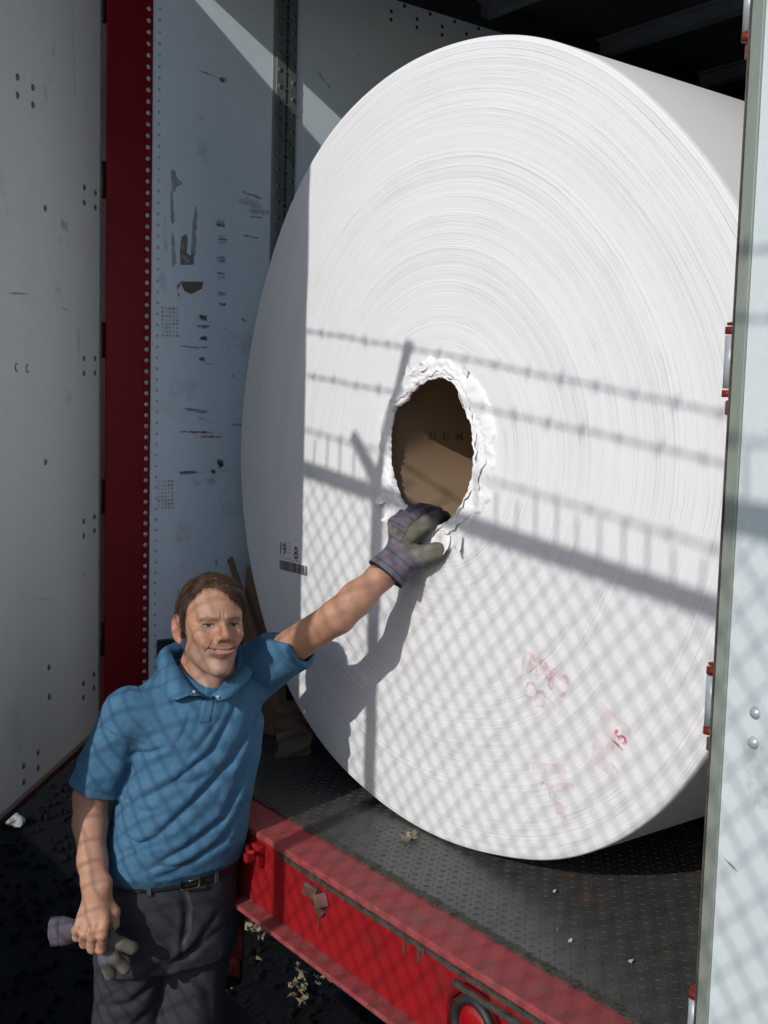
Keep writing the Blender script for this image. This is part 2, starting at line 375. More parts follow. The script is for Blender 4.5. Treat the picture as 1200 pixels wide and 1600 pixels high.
# galvanised logistics post
g = MB(); g.box((XL + .001, .420, .29), (XL + .010, .492, 2.347), bev=.002); q = random.Random(5)
for i in range(40):
    z = .33 + i * .05
    g.box((XL + .0102, .453, z), (XL + .0106, .459, z + .032), mi=1)
    g.dome((XL + .0102, .456, z + .04), (1, 0, 0), .007, .0012, 8, 2, 1)
    for yy, dz in ((.432, .0), (.480, .018)):
        g.dome((XL + .0102, yy, z + dz), (1, 0, 0), .0085, .003, 10, 2, 0); g.dome((XL + .0128, yy, z + dz), (1, 0, 0), .0035, .001, 8, 2, 1)
g.box((XL + .0005, .410, .29), (XL + .003, .4195, 2.346), mi=2)
tb(g, 'logistics_post', [M_GALV, M_RUBBER, M_TRIM])
# dark corrugated scuff rail along the floor
g = MB(); g.box((XL + .001, .038, .004), (XL + .014, 12, .274))
for k in range(5): g.box((XL + .014, .039, .028 + k * .050), (XL + .022, 12, .052 + k * .050))
g.box((XL + .001, .039, .275), (XL + .02, 12, .282))
rivets(g, [(XL + .014, .062, .258), (XL + .014, .062, .115)], (1, 0, 0), .006, .004)
tb(g, 'scuff_rail', [M_STEELD, M_RIVET])
g = MB(); g.box((XR, .012, 0), (XR + .04, 12, 2.42)); tb(g, 'side_wall', M_WALL)
g = MB(); g.box((XL - .05, 12, -.06), (XR + .05, 12.05, 2.42)); tb(g, 'front_wall', M_WALL)
g = MB(); g.box((XL - .05, -.1, 2.424), (XR + .05, 12.05, 2.46)); tb(g, 'roof', M_ROOF)
for k in range(18):
    y = 1.24 + (k - 1) * .61
    g = MB(); g.box((XL + .014, y, 2.37), (XR, y + .045, 2.42)); g.box((XL + .014, y - .02, 2.414), (XR, y + .065, 2.4235)); tb(g, 'roof_bow', M_BOW)
# rear frame: posts, header
g = MB(); g.box((XL - .10, -.1285, -.18), (XL + .005, .010, 2.36), bev=.004)
rivets(g, [(XL + .005, -.004, .03 + .032 * i) for i in range(72)], (1, 0, 0), .0078, .0045)
g.box((XL + .0056, -.012, 0.002), (XL + .0062, .009, 2.35), mi=2)
tb(g, 'corner_post', [M_REDP, M_RIVET, M_REDP])
g = MB(); g.box((1.020, -.110, -.18), (1.14, .010, 2.36), bev=.004); tb(g, 'corner_post', M_RED)
g = MB(); g.box((XL - .10, -.112, 2.360), (1.14, .010, 2.47), bev=.004); tb(g, 'header', M_RED)
# rear sill: top plate, face, lower flange
g = MB(); g.box((XL - .1, -.110, -.018), (1.0195, .0, -.0015), bev=.004); tb(g, 'sill_plate', M_REDW)
g = MB(); g.box((XL - .099, -.108, -.176), (1.0195, -.09, -.0185)); tb(g, 'sill_face', M_RED); sillf = [o for o in T.children if o.name.startswith('sill_face')][0]
g = MB(); g.box((-.275, -.150, -.188), (1.0195, -.085, -.177), bev=.003); tb(g, 'sill_flange', M_REDW)
g = MB(); rs = random.Random(9)
for i in range(126):           # dirt collected along the deck edge
    x = XL + .0164 * i; g.box((x, -.006 - rs.uniform(0, .004), -.001), (x + .0168, .008 + rs.uniform(0, .004), .0018 + rs.uniform(0, .002)))
tb(g, 'dirt_seam', M_SEAM)
g = MB()
for i in range(70):            # broken caulk seam on the face just under the top plate
    x = -.16 + .0132 * i; h = rs.uniform(.003, .006)
    g.box((x, -.1085 - rs.uniform(0, .002), -.026 - h), (x + .0135, -.105, -.022 + rs.uniform(0, .003)))
for x, l in ((.30, .03), (.345, .028)): g.box((x, -.1078, -.03 - l), (x + .006, -.105, -.024))
tb(g, 'caulk_seam', M_SEAM).location = (.041, -.0028, TZ + .002)
# left bracket hook and the torn lock keeper
g = MB(); g.box((-.262, -.125, -.075), (-.225, -.105, -.025), bev=.004); g.box((-.25, -.150, -.062), (-.232, -.124, -.04), bev=.004)
g.tube([(-.255, -.135, -.03), (-.235, -.145, -.035), (-.215, -.14, -.03)], .006, 8)
tb(g, 'hook_bracket', M_RED).location = (.041, -.0028, TZ + .002)
g = MB()
for x, z, a, s in ((-.022, -.055, 20, .03), (.022, -.060, -25, .03), (.016, -.085, 50, .02)):
    Mx = Matrix.Translation((x, -.112, z)) @ Matrix.Rotation(R(a), 4, 'Y') @ Matrix.Rotation(R(25), 4, 'Z')
    g.box((-s * .6, -.006, -s * .5), (s * .6, .006, s * .5), M=Mx, bev=.003)
g.box((-.022, -.1068, -.082), (.012, -.1052, -.044), mi=1)
g.tube([(.004, -.1065, -.09), (.008, -.1065, -.135)], .0018, 6)
tb(g, 'lock_keeper', [M_RUST, M_RUBBER]).location = (.041, -.0028, TZ + .002)
# round tail light in an octagonal raised frame
TL = thing('tail_light', '', '', (0, -.0028, TZ)); del TL['label'], TL['category']; TL.parent = T
cx, cz = .555, -.106
ring = lambda r, y, n=8, off=22.5: [(cx + r * math.cos(R(off + 360 / n * k)), y, cz + r * math.sin(R(off + 360 / n * k))) for k in range(n)]
g = MB(); a = ring(.078, -.105); b = ring(.078, -.113); c = ring(.070, -.113); d = ring(.066, -.1055)
g.add(a + b + c + d, [(k + 8 * j, (k + 1) % 8 + 8 * j, (k + 1) % 8 + 8 * (j + 1), k + 8 * (j + 1)) for j in range(3) for k in range(8)])
g.build('light_frame', surf('dark_red_paint', (.13, .006, .008), (.08, .005, .006), scale=20, rough=.5), TL)
g = MB(); g.tube([Vector(p_) for p_ in ring(.050, -.112, 28, 0)] + [Vector(ring(.050, -.112, 28, 0)[0])], .009, 10, cap=False); g.build('rubber_ring', M_RUBBER, TL)
g = MB(); g.dome((cx, -.1055, cz), (0, -1, 0), .045, .016, 28, 5); g.build('lens', M_LENS, TL)
g = MB(); g.box((.455, -.118, -.052), (.66, -.105, -.041), bev=.003); tb(g, 'drip_strip', M_SEAM).location = (.041, -.0028, TZ + .002)
# underride guard below the bumper
for x in (-.685, .55):
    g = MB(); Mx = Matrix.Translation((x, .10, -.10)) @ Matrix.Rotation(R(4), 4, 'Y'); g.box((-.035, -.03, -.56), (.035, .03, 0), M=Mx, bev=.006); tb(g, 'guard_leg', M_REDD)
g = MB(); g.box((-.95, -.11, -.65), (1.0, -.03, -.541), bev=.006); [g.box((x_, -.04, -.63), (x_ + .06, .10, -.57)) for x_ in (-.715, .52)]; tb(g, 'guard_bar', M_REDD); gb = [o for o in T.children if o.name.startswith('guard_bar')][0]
for k in range(5):
    g = MB(); g.box((-.80 + k * .4, -.1112, -.64), (-.80 + k * .4 + .2, -.1102, -.545)); g.build('reflective_tape', M_TAPE, gb)
# running gear under the far end
for y in (3.6, 4.85):
    for x in (-.82, .84):
        g = MB(); N = 36
        prof = [(.30, -.12), (.47, -.13), (.50, -.10), (.50, .10), (.47, .13), (.30, .12), (.27, .05), (.10, .04), (.0, .04)]
        vs = []; fs = []
        for k in range(N):
            t = 2 * math.pi * k / N
            for r_, xx in prof: vs.append((x + xx * (1 if x > 0 else -1), y + r_ * math.cos(t), -.645 + r_ * math.sin(t)))
        P = len(prof)
        for k in range(N):
            for j in range(P - 1): fs.append((k * P + j, k * P + j + 1, (k + 1) % N * P + j + 1, (k + 1) % N * P + j))
        g.add(vs, fs, 0, True); tb(g, 'wheel', M_RUBBER)
    g = MB(); g.tube([(-.7, y, -.645), (.7, y, -.645)], .065, 12); g.box((-.5, y - .3, -.4), (-.4, y + .9, -.06)); g.box((.4, y - .3, -.4), (.5, y + .9, -.06)); tb(g, 'axle', M_STEELD)

# doors
def frame_of(H, ang):
    """local x along the door away from its hinge, local y = inner face normal"""
    D = Vector((-math.cos(R(ang)), -math.sin(R(ang)), 0)); n = Vector((-math.sin(R(ang)), math.cos(R(ang)), 0))
    return Matrix(((D.x, n.x, 0, H[0]), (D.y, n.y, 0, H[1]), (0, 0, 1, TZ), (0, 0, 0, 1)))
# left door: D must point backwards to the right, so its opening angle is measured from the right
def left_frame(H, dx, dy):
    D = Vector((dx, dy, 0)).normalized(); n = Vector((-D.y, D.x, 0))
    return Matrix(((D.x, n.x, 0, H[0]), (D.y, n.y, 0, H[1]), (0, 0, 1, TZ), (0, 0, 0, 1)))
LW = 1.136; ZB, ZT = .030, 2.39
g = MB(); g.box((.012, -.034, ZB + .012), (LW - .012, 0, ZT))
four = lambda u, z: [(u, .0, z), (u - .092, .0, z + .004), (u, .0, z - .04), (u - .092, .0, z - .036)]
pts = []
for z in (1.567, 1.110, .663, .205): pts += four(.142, z)
pts += four(.577, .111) + four(.60, 1.72) + [(.408, 0, .314), (.406, 0, .237), (.43, 0, .84), (.43, 0, 1.46)]
rivets(g, pts, (0, 1, 0), .0085, .005, 1, 12)
for u in (.611, .545):
    g.dome((u, .0003, 1.067), (0, 1, 0), .011, .002, 16, 2, 2); g.dome((u, .002, 1.067), (0, 1, 0), .007, .002, 12, 2, 0)
ld = g.build('door', [M_DOORL, surf('weathered_rivet', (.17, .18, .18), (.08, .085, .085), scale=60, rough=.4, metal=.2, bump=0), M_GALV], T); ld.matrix_local = left_frame((XL - .005, -.142), .763, -.647)
ld['label'] = 'grey shaded left door half open'
g = MB(); g.box((0, -.036, ZB), (.0115, .003, ZT)); g.box((LW - .0115, -.036, ZB), (LW, .003, ZT)); g.box((.012, -.036, ZB), (LW - .012, .002, ZB + .0115)); g.build('door_edge', M_TRIM, ld)
g = MB(); g.box((.012, -.04, ZB - .022), (LW - .01, -.004, ZB - .001)); g.build('door_seal', M_RUBBER, ld)
dfr = lambda u, v, e: (u, e, v)
patches('scuff_marks', ld, lambda u, v, e: (1.1248 * u + .0901 * v - .1095, e, -.02 * u + 1.0068 * v - .0345), [(.24, 1.47, .11, .06, 2, 0), (.25, 1.43, .14, .04, 1, 0), (.53, 1.273, .17, .008, 8, -4), (.30, 1.30, .12, .05, 1, 0), (.26, 1.26, .06, .006, 8, 0),
    (.34, 1.76, .06, .10, 1, 0), (.31, 1.80, .04, .05, 1, 0), (.28, 1.88, .05, .1, 2, 15), (.26, 1.04, .12, .1, 1, 0), (.17, 1.2, .03, .5, 1, 0), (.18, .55, .03, .012, 8, 15), (.5, .55, .5, .02, 1, 14), (.15, 1.9, .03, .7, 1, 0), (.7, 1.5, .5, .4, 1, 0)])
for z in (.30, .72, 1.17, 1.62, 2.1):
    g = MB(); g.tube([(-.012, -.004, z - .05), (-.012, -.004, z + .05)], .011, 12); g.box((-.004, -.040, z - .045), (.30, -.0365, z + .045)); g.build('hinge', M_STEELD, ld)

RW = 1.12
g = MB(); g.box((.0255, -.040, ZB), (RW, 0, ZT))
pts = []
for z in (1.13, .6075, .08, 1.62, 2.1): pts += [(.075, 0, z + .019), (.075, 0, z - .019), (.160, 0, z + .019), (.160, 0, z - .019)]
rivets(g, pts, (0, 1, 0), .0085, .006, 1, 14)
rd = g.build('door', [M_DOORR, M_RIVET], T); rd.matrix_local = frame_of((1.073, -.19), 170)
rd['label'] = 'sunlit right door swung wide open'
g = MB(); g.box((.004, -.042, ZB), (.0252, .003, ZT), bev=.0015); g.box((.0045, .0025, ZB), (.0058, .0045, ZT), mi=1); g.build('door_edge', [M_TRIM, M_SEAM], rd)
g = MB(); g.box((-.004, -.040, ZB - .01), (.0037, -.002, ZT)); g.build('door_seal', surf('brown_gasket', (.085, .06, .05), (.04, .032, .03), scale=20, rough=.8, dirt=(.16, .15, .13), dlo=.5, dhi=.7), rd)
patches('scuff_marks', rd, dfr, [(.07, .98, .05, .012, 1, 0), (.09, 1.12, .01, .2, 1, -12), (.12, 1.14, .008, .18, 1, -8), (.05, .42, .06, .005, 8, -18), (.16, .40, .1, .006, 1, -12), (.06, .80, .04, .012, 1, 0), (.12, .56, .2, .2, 1, 0)])
for z in (.170, .619, 1.065, 1.510, 1.95):
    g = MB(); g.tube([(-.0135, -.012, z - .034), (-.0135, -.012, z + .034)], .0085, 12)
    for s_ in (-1, 1): g.tube([(-.0135, -.012, z + s_ * .036), (-.0135, -.012, z + s_ * .045)], .0092, 12, 1)
    g.box((-.020, -.018, z + .047), (-.004, -.008, z + .051), mi=1, bev=.001); g.box((-.016, -.016, z - .068), (-.004, -.008, z - .049), mi=2, bev=.002)
    g.build('hinge', [surf('zinc_barrel', (.36, .39, .41), (.26, .29, .31), scale=50, rough=.4, metal=.1), surf('orange_red_lug', (.21, .022, .014), (.11, .016, .011), scale=60, rough=.5), M_RUST], rd)

# ------------------------------------------------------------------ paper roll
def roll_face_mat():
    m = NT('paper_layers'); a = m.n('ShaderNodeAttribute', attribute_name='layer'); t = a.outputs['Fac']
    v = m.coord('Object'); warp = m.noise(v, 1.6, 3); wob = m.noise(v, 26, 3)
    tt = m.math('ADD', t, m.math('ADD', m.math('MULTIPLY', m.math('SUBTRACT', warp, .5), .012), m.math('MULTIPLY', m.math('SUBTRACT', wob, .5), .0035)))
    def n1(sc, det=2):
        nd = m.n('ShaderNodeTexNoise', noise_dimensions='1D'); nd.inputs['Scale'].default_value = sc; nd.inputs['Detail'].default_value = det
        m.l(tt, nd.inputs['W']); return nd.outputs['Fac']
    fine = n1(170); mid = n1(46, 3); lines = n1(150, 1)
    brk = m.noise(v, 4.5, 4)
    sp = m.n('ShaderNodeSeparateXYZ'); m.l(v, sp.inputs[0])
    ln = m.math('MULTIPLY', m.ramp(lines, .655, .70), m.ramp(brk, .42, .62))
    ln2 = m.math('MULTIPLY', m.ramp(n1(260, 0), .68, .74), m.ramp(m.noise(v, 7, 4), .5, .66))
    grain = m.noise(v, 420, 2)
    col = m.mix(m.ramp(fine, .3, .7), (.70, .705, .72), (.645, .65, .665))
    col = m.mix(m.math('MULTIPLY', m.ramp(mid, .35, .7), .2), col, (.63, .63, .64))
    col = m.mix(m.math('MULTIPLY', m.ramp(grain, .35, .7), .35), col, (.66, .65, .66))
    col = m.mix(m.math('MULTIPLY', ln, .32), col, (.34, .34, .37)); col = m.mix(m.math('MULTIPLY', ln2, .5), col, (.36, .36, .39))
    m.base(col, .95); m.b.inputs['Specular IOR Level'].default_value = .15
    h = m.math('ADD', m.math('ADD', m.math('MULTIPLY', fine, .5), mid), m.math('SUBTRACT', m.math('MULTIPLY', grain, .25), m.math('MULTIPLY', ln, .9)))
    m.bump(h, .28, .005); return m.m
M_FACE = roll_face_mat()
M_SIDE = surf('paper_outer_layer', (.82, .83, .83), (.77, .78, .78), scale=2, rough=.85, bump=.04, fine=200, famt=.05)
M_TORN = surf('torn_paper', (.80, .80, .80), (.70, .70, .72), scale=20, rough=.95, bump=.3, bdist=.004, fine=160, famt=.1)
RC = .889; ZC = .905
ROLL = thing('paper_roll', 'huge white paper roll lying on the trailer deck with its torn cardboard core facing out', 'paper roll', (0, .2167, 0))
rt = [.931, .924, .900, .889, .896, .906, .913, .924, .931, .921, .903, .897, .903, .907, .911, .916, .907, .890, .886, .893, .914, .922, .914, .919]
def rad(deg):
    d = (deg % 360) / 15; i = int(d); f = d - i; p_ = [rt[(i + k) % 24] for k in (-1, 0, 1, 2)]
    return p_[1] + .5 * f * (p_[2] - p_[0] + f * (2 * p_[0] - 5 * p_[1] + 4 * p_[2] - p_[3] + f * (3 * (p_[1] - p_[2]) + p_[3] - p_[0])))
NA = 480; RL = 2.3
vs = []; fs = []; lay = []; mi = []
rings = [(t, 0) for t in np.linspace(0, 1, 70)]
rin = .191
prof = [(t, .0, 0.0) for t in np.linspace(0, .992, 74)] + [(.9965, .0012, 0), (1.0, .005, 1), (1.0, .02, 1), (1.0, RL, 1), (.0, RL, 1)]
lj = np.cumsum(RNG.normal(0, .0006, 74)); lj -= np.linspace(lj[0], lj[-1], 74)
for j, (t, y, _) in enumerate(prof):
    for k in range(NA):
        a = 360 * k / NA; ro = rad(a); r_ = rin + (ro - rin) * t
        yy = y + (lj[j] + .0009 * math.sin(R(a) * 3 + j * .35) if j < 74 else 0)
        vs.append((r_ * math.cos(R(a)), yy, r_ * math.sin(R(a)))); lay.append(t)
for j in range(len(prof) - 1):
    for k in range(NA):
        fs.append((j * NA + k, j * NA + (k + 1) % NA, (j + 1) * NA + (k + 1) % NA, (j + 1) * NA + k)); mi.append(0 if j < 75 else 1)
me = bpy.data.meshes.new('roll_body'); me.from_pydata(vs, [], fs); me.materials.append(M_FACE); me.materials.append(M_SIDE)
me.polygons.foreach_set('material_index', mi); me.polygons.foreach_set('use_smooth', [True] * len(fs))
at = me.attributes.new('layer', 'FLOAT', 'POINT'); at.data.foreach_set('value', lay); me.update()
rb = bpy.data.objects.new('roll_body', me); COL.objects.link(rb); rb.parent = ROLL; rb.location = (0, 0, RC)
# cardboard core
g = MB(); N = 96; vs = []; fs = []
CPR = ((.003, .1908), (.002, .1895), (.003, .1858), (.0045, .185), (.012, .185), (.10, .185), (2.30, .185), (2.32, .185), (2.32, .1908))
for y, r_ in CPR:
    for k in range(N): t = 2 * math.pi * k / N; vs.append((r_ * math.cos(t), y, r_ * math.sin(t)))
for j in range(len(CPR) - 1):
    for k in range(N): fs.append((j * N + k, j * N + (k + 1) % N, (j + 1) * N + (k + 1) % N, (j + 1) * N + k))
g.add(vs, fs, 0, True)
M_CORE = surf('core_cardboard', (.29, .195, .115), (.25, .165, .10), scale=6, rough=.85, bump=.08, bdist=.003, fine=220, famt=.12)
core = g.build('core', M_CORE, ROLL, (0, 0, ZC))
# stamped number inside the core, bent to its wall
def bend(o, r_):
    for v in o.data.vertices:   # x = along the tube wall, y = depth into the tube
        an = v.co.x; d = v.co.y
        v.co = Vector((r_ * math.cos(an), d, r_ * math.sin(an)))
# ragged torn paper round the hole
hole = [(176, .169), (150, .176), (133, .154), (102, .160), (86, .164), (68, .161), (44, .136), (10, .134), (346, .137), (321, .144), (309, .154), (287, .168), (272, .174), (251, .165), (232, .170), (205, .168)]
outr = [(190, .209), (159, .206), (112, .214), (87, .204), (56, .203), (27, .202), (4, .202), (337, .205), (318, .209), (292, .232), (260, .230), (219, .240)]
def lut(tab, a):
    a %= 360; tab = sorted(tab); ext = [(tab[-1][0] - 360, tab[-1][1])] + tab + [(tab[0][0] + 360, tab[0][1])]
    for (a0, r0), (a1, r1) in zip(ext, ext[1:]):
        if a0 <= a <= a1:
            f = (a - a0) / (a1 - a0); f = f * f * (3 - 2 * f); return r0 + (r1 - r0) * f
NA2 = 400; NR = 12; g = MB()
for ply, (din, wout, lift0, amp) in enumerate(((.006, None, .0004, .0050), (.003, .024, .0014, .0042), (.000, .013, .0024, .004))):
    ph = [(rr.uniform(0, 6.28), rr.choice((2, 3, 4, 5, 7, 9, 12, 17, 23, 31)) * rr.choice((-1, 1)), rr.uniform(2, 12)) for _ in range(16)]; e1, e2, e3, e4 = (rr.uniform(0, 6) for _ in range(4)); vs = []
    for j in range(NR):
        t = j / (NR - 1)
        for k in range(NA2):
            a = k * 360 / NA2; ar = R(a)
            jag = .0020 * math.sin(ar * 9 + e1 + math.sin(ar * 5) * 2) + .0014 * math.sin(ar * 23 + e2 + math.sin(ar * 3) * 3) + .0008 * math.sin(ar * 61 + e3) + rr.uniform(-.0006, .0006)
            jo = .005 * math.sin(ar * 6 + e4) + .004 * math.sin(ar * 13 + e1 + 2 * math.sin(ar * 4)) + .002 * math.sin(ar * 37 + e2) + rr.uniform(-.001, .001)
            hi = lut(hole, a) + din
            ri = hi + jag; ro = (lut(outr, a) if wout is None else hi + wout * (1 + .5 * math.sin(ar * 2 + e3))) + jo
            r_ = ri + (ro - ri) * t
            cr = sum(math.sin(p_ + ar * f_ + t * g_) for p_, f_, g_ in ph) / 16
            ridge = abs(sum(math.sin(p_ + ar * f_ * 1.5 - t * g_) for p_, f_, g_ in ph[:8]) / 8)
            env = math.sin(math.pi * min(1, t * .9 + .1)) ** .7
            lift = lift0 + .0025 * env * (1 + .5 * math.sin(ar * 2 + .6)) + amp * env * cr + .0075 * env * (.20 - ridge) + (.0032 if t < .99 or ply else -.003) + (.0035 * t ** 3 * (1 + math.sin(ar * 8 + e1)) if ply else 0)
            if t < .10: lift -= (0.10 - t) / .10 * (.009 - .002 * ply)
            vs.append((r_ * math.cos(ar), -lift, r_ * math.sin(ar)))
    g.add(vs, [(j * NA2 + k, j * NA2 + (k + 1) % NA2, (j + 1) * NA2 + (k + 1) % NA2, (j + 1) * NA2 + k) for j in range(NR - 1) for k in range(NA2)], 0, True)
for a0, r0, n_, ln, wd, crl in ((214, .205, 5, .045, .040, .4), (226, .215, 4, .04, .03, .5), (284, .200, 6, .045, .045, .4), (296, .215, 5, .045, .026, .5), (104, .185, 4, .022, .03, .6), (118, .195, 5, .025, .035, .5), (60, .195, 4, .02, .03, .4)):
    # loose flaps curling off the face
    ar = R(a0); er = Vector((math.cos(ar), 0, math.sin(ar))); et = Vector((-math.sin(ar), 0, math.cos(ar))); nv = Vector((0, -1, 0)); b = []
    for i in range(n_ + 1):
        s_ = i / n_; c_ = er * (r0 + ln * math.cos(crl * s_) * s_) + nv * (.006 + ln * math.sin(crl * s_) * s_ * .6)
        wq = wd * (1 - .85 * s_ ** 1.3) * .5
        for q_ in (-1, -.3, .4, 1): b.append(c_ + et * wq * (q_ + rr.uniform(-.3, .3)) + nv * rr.uniform(0, .004))
    g.add(b, [(i * 4 + k, i * 4 + k + 1, (i + 1) * 4 + k + 1, (i + 1) * 4 + k) for i in range(n_) for k in range(3)], 0, True)
torn = g.build('torn_paper', M_TORN, ROLL, (0, 0, ZC))
# printing on the face
fmap = lambda x, z: (1.0236 * x - .0329 * z + .0267, -.0020 * x + .9933 * z - .0004)
def face_M(x, z, rot):
    x, z = fmap(x, z); return Matrix.Translation((x, -.0042, z)) @ Matrix.Rotation(R(rot), 4, 'Y') @ Matrix.Rotation(R(90), 4, 'X')
def ftext(txt, size, x, z, rot, mat, name, sx=1, bold=0): return text_mesh(txt, size, mat, face_M(x, z, rot), name, ROLL, sx, bold)
ftext('19', .048, -.662, .588, 2, INK_BLK, 'printed_number', .8); ftext('B', .048, -.585, .584, 2, INK_BLK, 'printed_letter', .8)
g = MB(); q = random.Random(4); x = -.658
while x < -.52:
    w_ = q.choice((.0012, .0018, .003)); g.add([(x, -.0042, .544), (x + w_, -.0042, .544), (x + w_, -.0042, .571), (x, -.0042, .571)], [(0, 1, 2, 3)]); x += w_ + q.choice((.001, .0015, .0022))
for zz in (.580, .576):
    x = -.655
    while x < -.56: w_ = q.uniform(.003, .008); g.add([(x, -.0042, zz), (x + w_, -.0042, zz), (x + w_, -.0042, zz + .002), (x, -.0042, zz + .002)], [(0, 1, 2, 3)], 1); x += w_ + .003
for i in range(4): g.add([(-.622, -.0042, .622 - i * .009), (-.600, -.0042, .622 - i * .009), (-.600, -.0042, .6245 - i * .009), (-.622, -.0042, .6245 - i * .009)], [(0, 1, 2, 3)], 1)
g.v = [(fmap(v[0], v[2])[0], v[1], fmap(v[0], v[2])[1]) for v in g.v]; g.build('barcode', [INK_BLK, INK_GRY], ROLL)
def quad(name, pts, mat):
    g = MB(); g.add([(fmap(x, z)[0], -.0038, fmap(x, z)[1]) for x, z in pts], [tuple(range(len(pts)))]); return g.build(name, mat, ROLL)
INK_PINK = ink('faint_pink_ink', (.80, .36, .38), .38, .80, 26, .36); INK_PINK2 = ink('faint_pink_ink_b', (.80, .38, .40), .42, .80, 22, .34)
ftext('MMC', .062, .302, .462, 16, INK_RED, 'red_stamp', .85, .003); ftext('CO', .055, .292, .412, 22, INK_RED, 'red_stamp', .8, .002)
quad('red_stamp', [(.296, .508), (.423, .470), (.420, .455), (.300, .495)], INK_PINK); quad('red_stamp', [(.296, .508), (.300, .495), (.292, .44), (.283, .44)], INK_PINK); quad('red_stamp', [(.345, .425), (.40, .388), (.405, .398), (.352, .437)], INK_PINK)
quad('red_stamp', [(.504, .445), (.580, .408), (.572, .378), (.545, .396), (.535, .33), (.545, .30), (.482, .318), (.487, .38)], INK_PINK2)
ftext('15', .046, .556, .355, -64, INK_RED2, 'red_stamp_number', .8, .001); ftext('1', .03, .546, .31, -60, INK_RED, 'red_stamp', 1, .002)
quad('red_stamp', [(.322, .272), (.415, .292), (.418, .275), (.326, .245)], INK_PINK); quad('red_stamp', [(.36, .238), (.438, .262), (.44, .248), (.375, .220)], INK_PINK); quad('red_stamp', [(.39, .21), (.42, .21), (.42, .178), (.392, .185)], INK_PINK)
ftext('8', .016, .347, .236, 50, INK_RED2, 'red_stamp', 1); ftext('n3', .018, .376, .212, -20, INK_RED, 'red_stamp', 1, .001)
for txt, an, dy in (('10', 187, .13), ('15', 187, .175), ('94', 187, .22)):
    o = text_mesh(txt, .030, INK_BLK, Matrix.Identity(4), 'core_print', core, .8)
    for v in o.data.vertices:
        x, y = v.co.x, v.co.y; th = R(169) + y / .185       # letters stand upside down on the tube wall
        v.co = Vector((.1844 * math.cos(th), dy - x + .02, .1844 * math.sin(th)))

# ------------------------------------------------------------------ cardboard and litter in the trailer
CS = thing('cardboard_sheet', 'brown cardboard sheet with a folded strip leaning between wall and paper roll', 'cardboard', (-.89, .3, 0))
g = MB(); g.add([(-.07, -.04, .005), (.10, .02, .005), (.10, .02, .50), (.0, .0, .508), (-.06, -.03, .508)], [(0, 1, 2, 3, 4)]); g.add([(-.07, -.037, .005), (.10, .023, .005), (.10, .023, .50), (.0, .003, .508), (-.06, -.027, .508)], [(4, 3, 2, 1, 0)]); g.build('panel', M_CARD, CS)
Mx = Matrix.Translation((-.9 + .9, -.055, 0))
g = MB(); P0 = Vector((-.125, -.055, .525)); P1 = Vector((.17, -.055, .13)); dv = (P1 - P0).normalized(); nv = Vector((dv.z, 0, -dv.x))
a0, a1 = P0 + nv * .010, P0 - nv * .012; b0, b1 = P1 + nv * .014, P1 - nv * .012; th = Vector((0, .010, 0))
g.add([a0, a1, b1, b0, a0 + th, a1 + th, b1 + th, b0 + th], [(0, 1, 2, 3), (7, 6, 5, 4), (0, 4, 5, 1), (1, 5, 6, 2), (2, 6, 7, 3), (3, 7, 4, 0)]); g.build('strip', M_CARD, CS)
g = MB(); vs = []; fs = []; q = random.Random(12)
for i in range(7):
    for j in range(9):
        u, v = i / 6, j / 8
        vs.append((-.655 + .060 * (u - .5) * (1.5 - v * .9) - .02 * (1 - v) + q.uniform(-.008, .008), .26 + .05 * math.sin(u * 7 + v * 3) + q.uniform(-.012, .012), .004 + .15 * v + .012 * math.sin(u * 5)))
for i in range(6):
    for j in range(8): fs.append((i * 9 + j, (i + 1) * 9 + j, (i + 1) * 9 + j + 1, i * 9 + j + 1))
g.add(vs, fs, 0, False); tag(g.build('kraft_paper_scrap', surf('kraft_paper', (.20, .145, .095), (.13, .095, .06), scale=20, rough=.9)), 'crumpled tan kraft paper scrap on the deck by the lower left edge of the roll', 'paper scrap')
g = MB(); 
for i in range(7):
    a = i * .9; s_ = .012 + .006 * (i % 3)
    g.add([(0, 0, .003), (s_ * math.cos(a), s_ * math.sin(a), .004 + .010 * (i % 2)), (s_ * 1.5 * math.cos(a + .4), s_ * 1.5 * math.sin(a + .4), .012), (s_ * math.cos(a + .8), s_ * math.sin(a + .8), .003)], [(0, 1, 2, 3)])
tag(g.build('dry_leaf', M_LEAF, None, (.020, .161, .002)), 'curled dry brown leaf lying on the tread deck in front of the roll', 'leaf')
def chip(loc, s_, label, rz):
    g = MB(); g.add([(-s_, -s_ * .3, .003), (s_ * .7, -s_ * .5, .004), (s_, s_ * .4, .009), (-s_ * .5, s_ * .5, .006)], [(0, 1, 2, 3)]); g.add([(-s_, -s_ * .3, .002), (s_ * .7, -s_ * .5, .002), (s_, s_ * .4, .007), (-s_ * .5, s_ * .5, .004)], [(3, 2, 1, 0)])
    o = g.build('paper_chip', M_SCRAP, None, loc); o.rotation_euler = (0, 0, rz); tag(o, label, 'paper scrap', 'paper chips on the deck')
chip((0.409, 0.233, .0025), .0035, 'white paper chip on the deck just below the lowest point of the roll', .5)
chip((0.534, 0.113, .0025), .003, 'small white paper chip on the deck nearer the red sill', 2.2)
chip((0.578, 0.102, .0025), .004, 'yellowish paper chip beside the smaller white chip near the sill', 1.0)
chip((0.694, 0.137, .0025), .0045, 'pale paper chip on the shaded right part of the deck', .2)
chip((0.047, 0.113, .0025), .0028, 'tiny white chip on the deck near the curled leaf', 2.9)

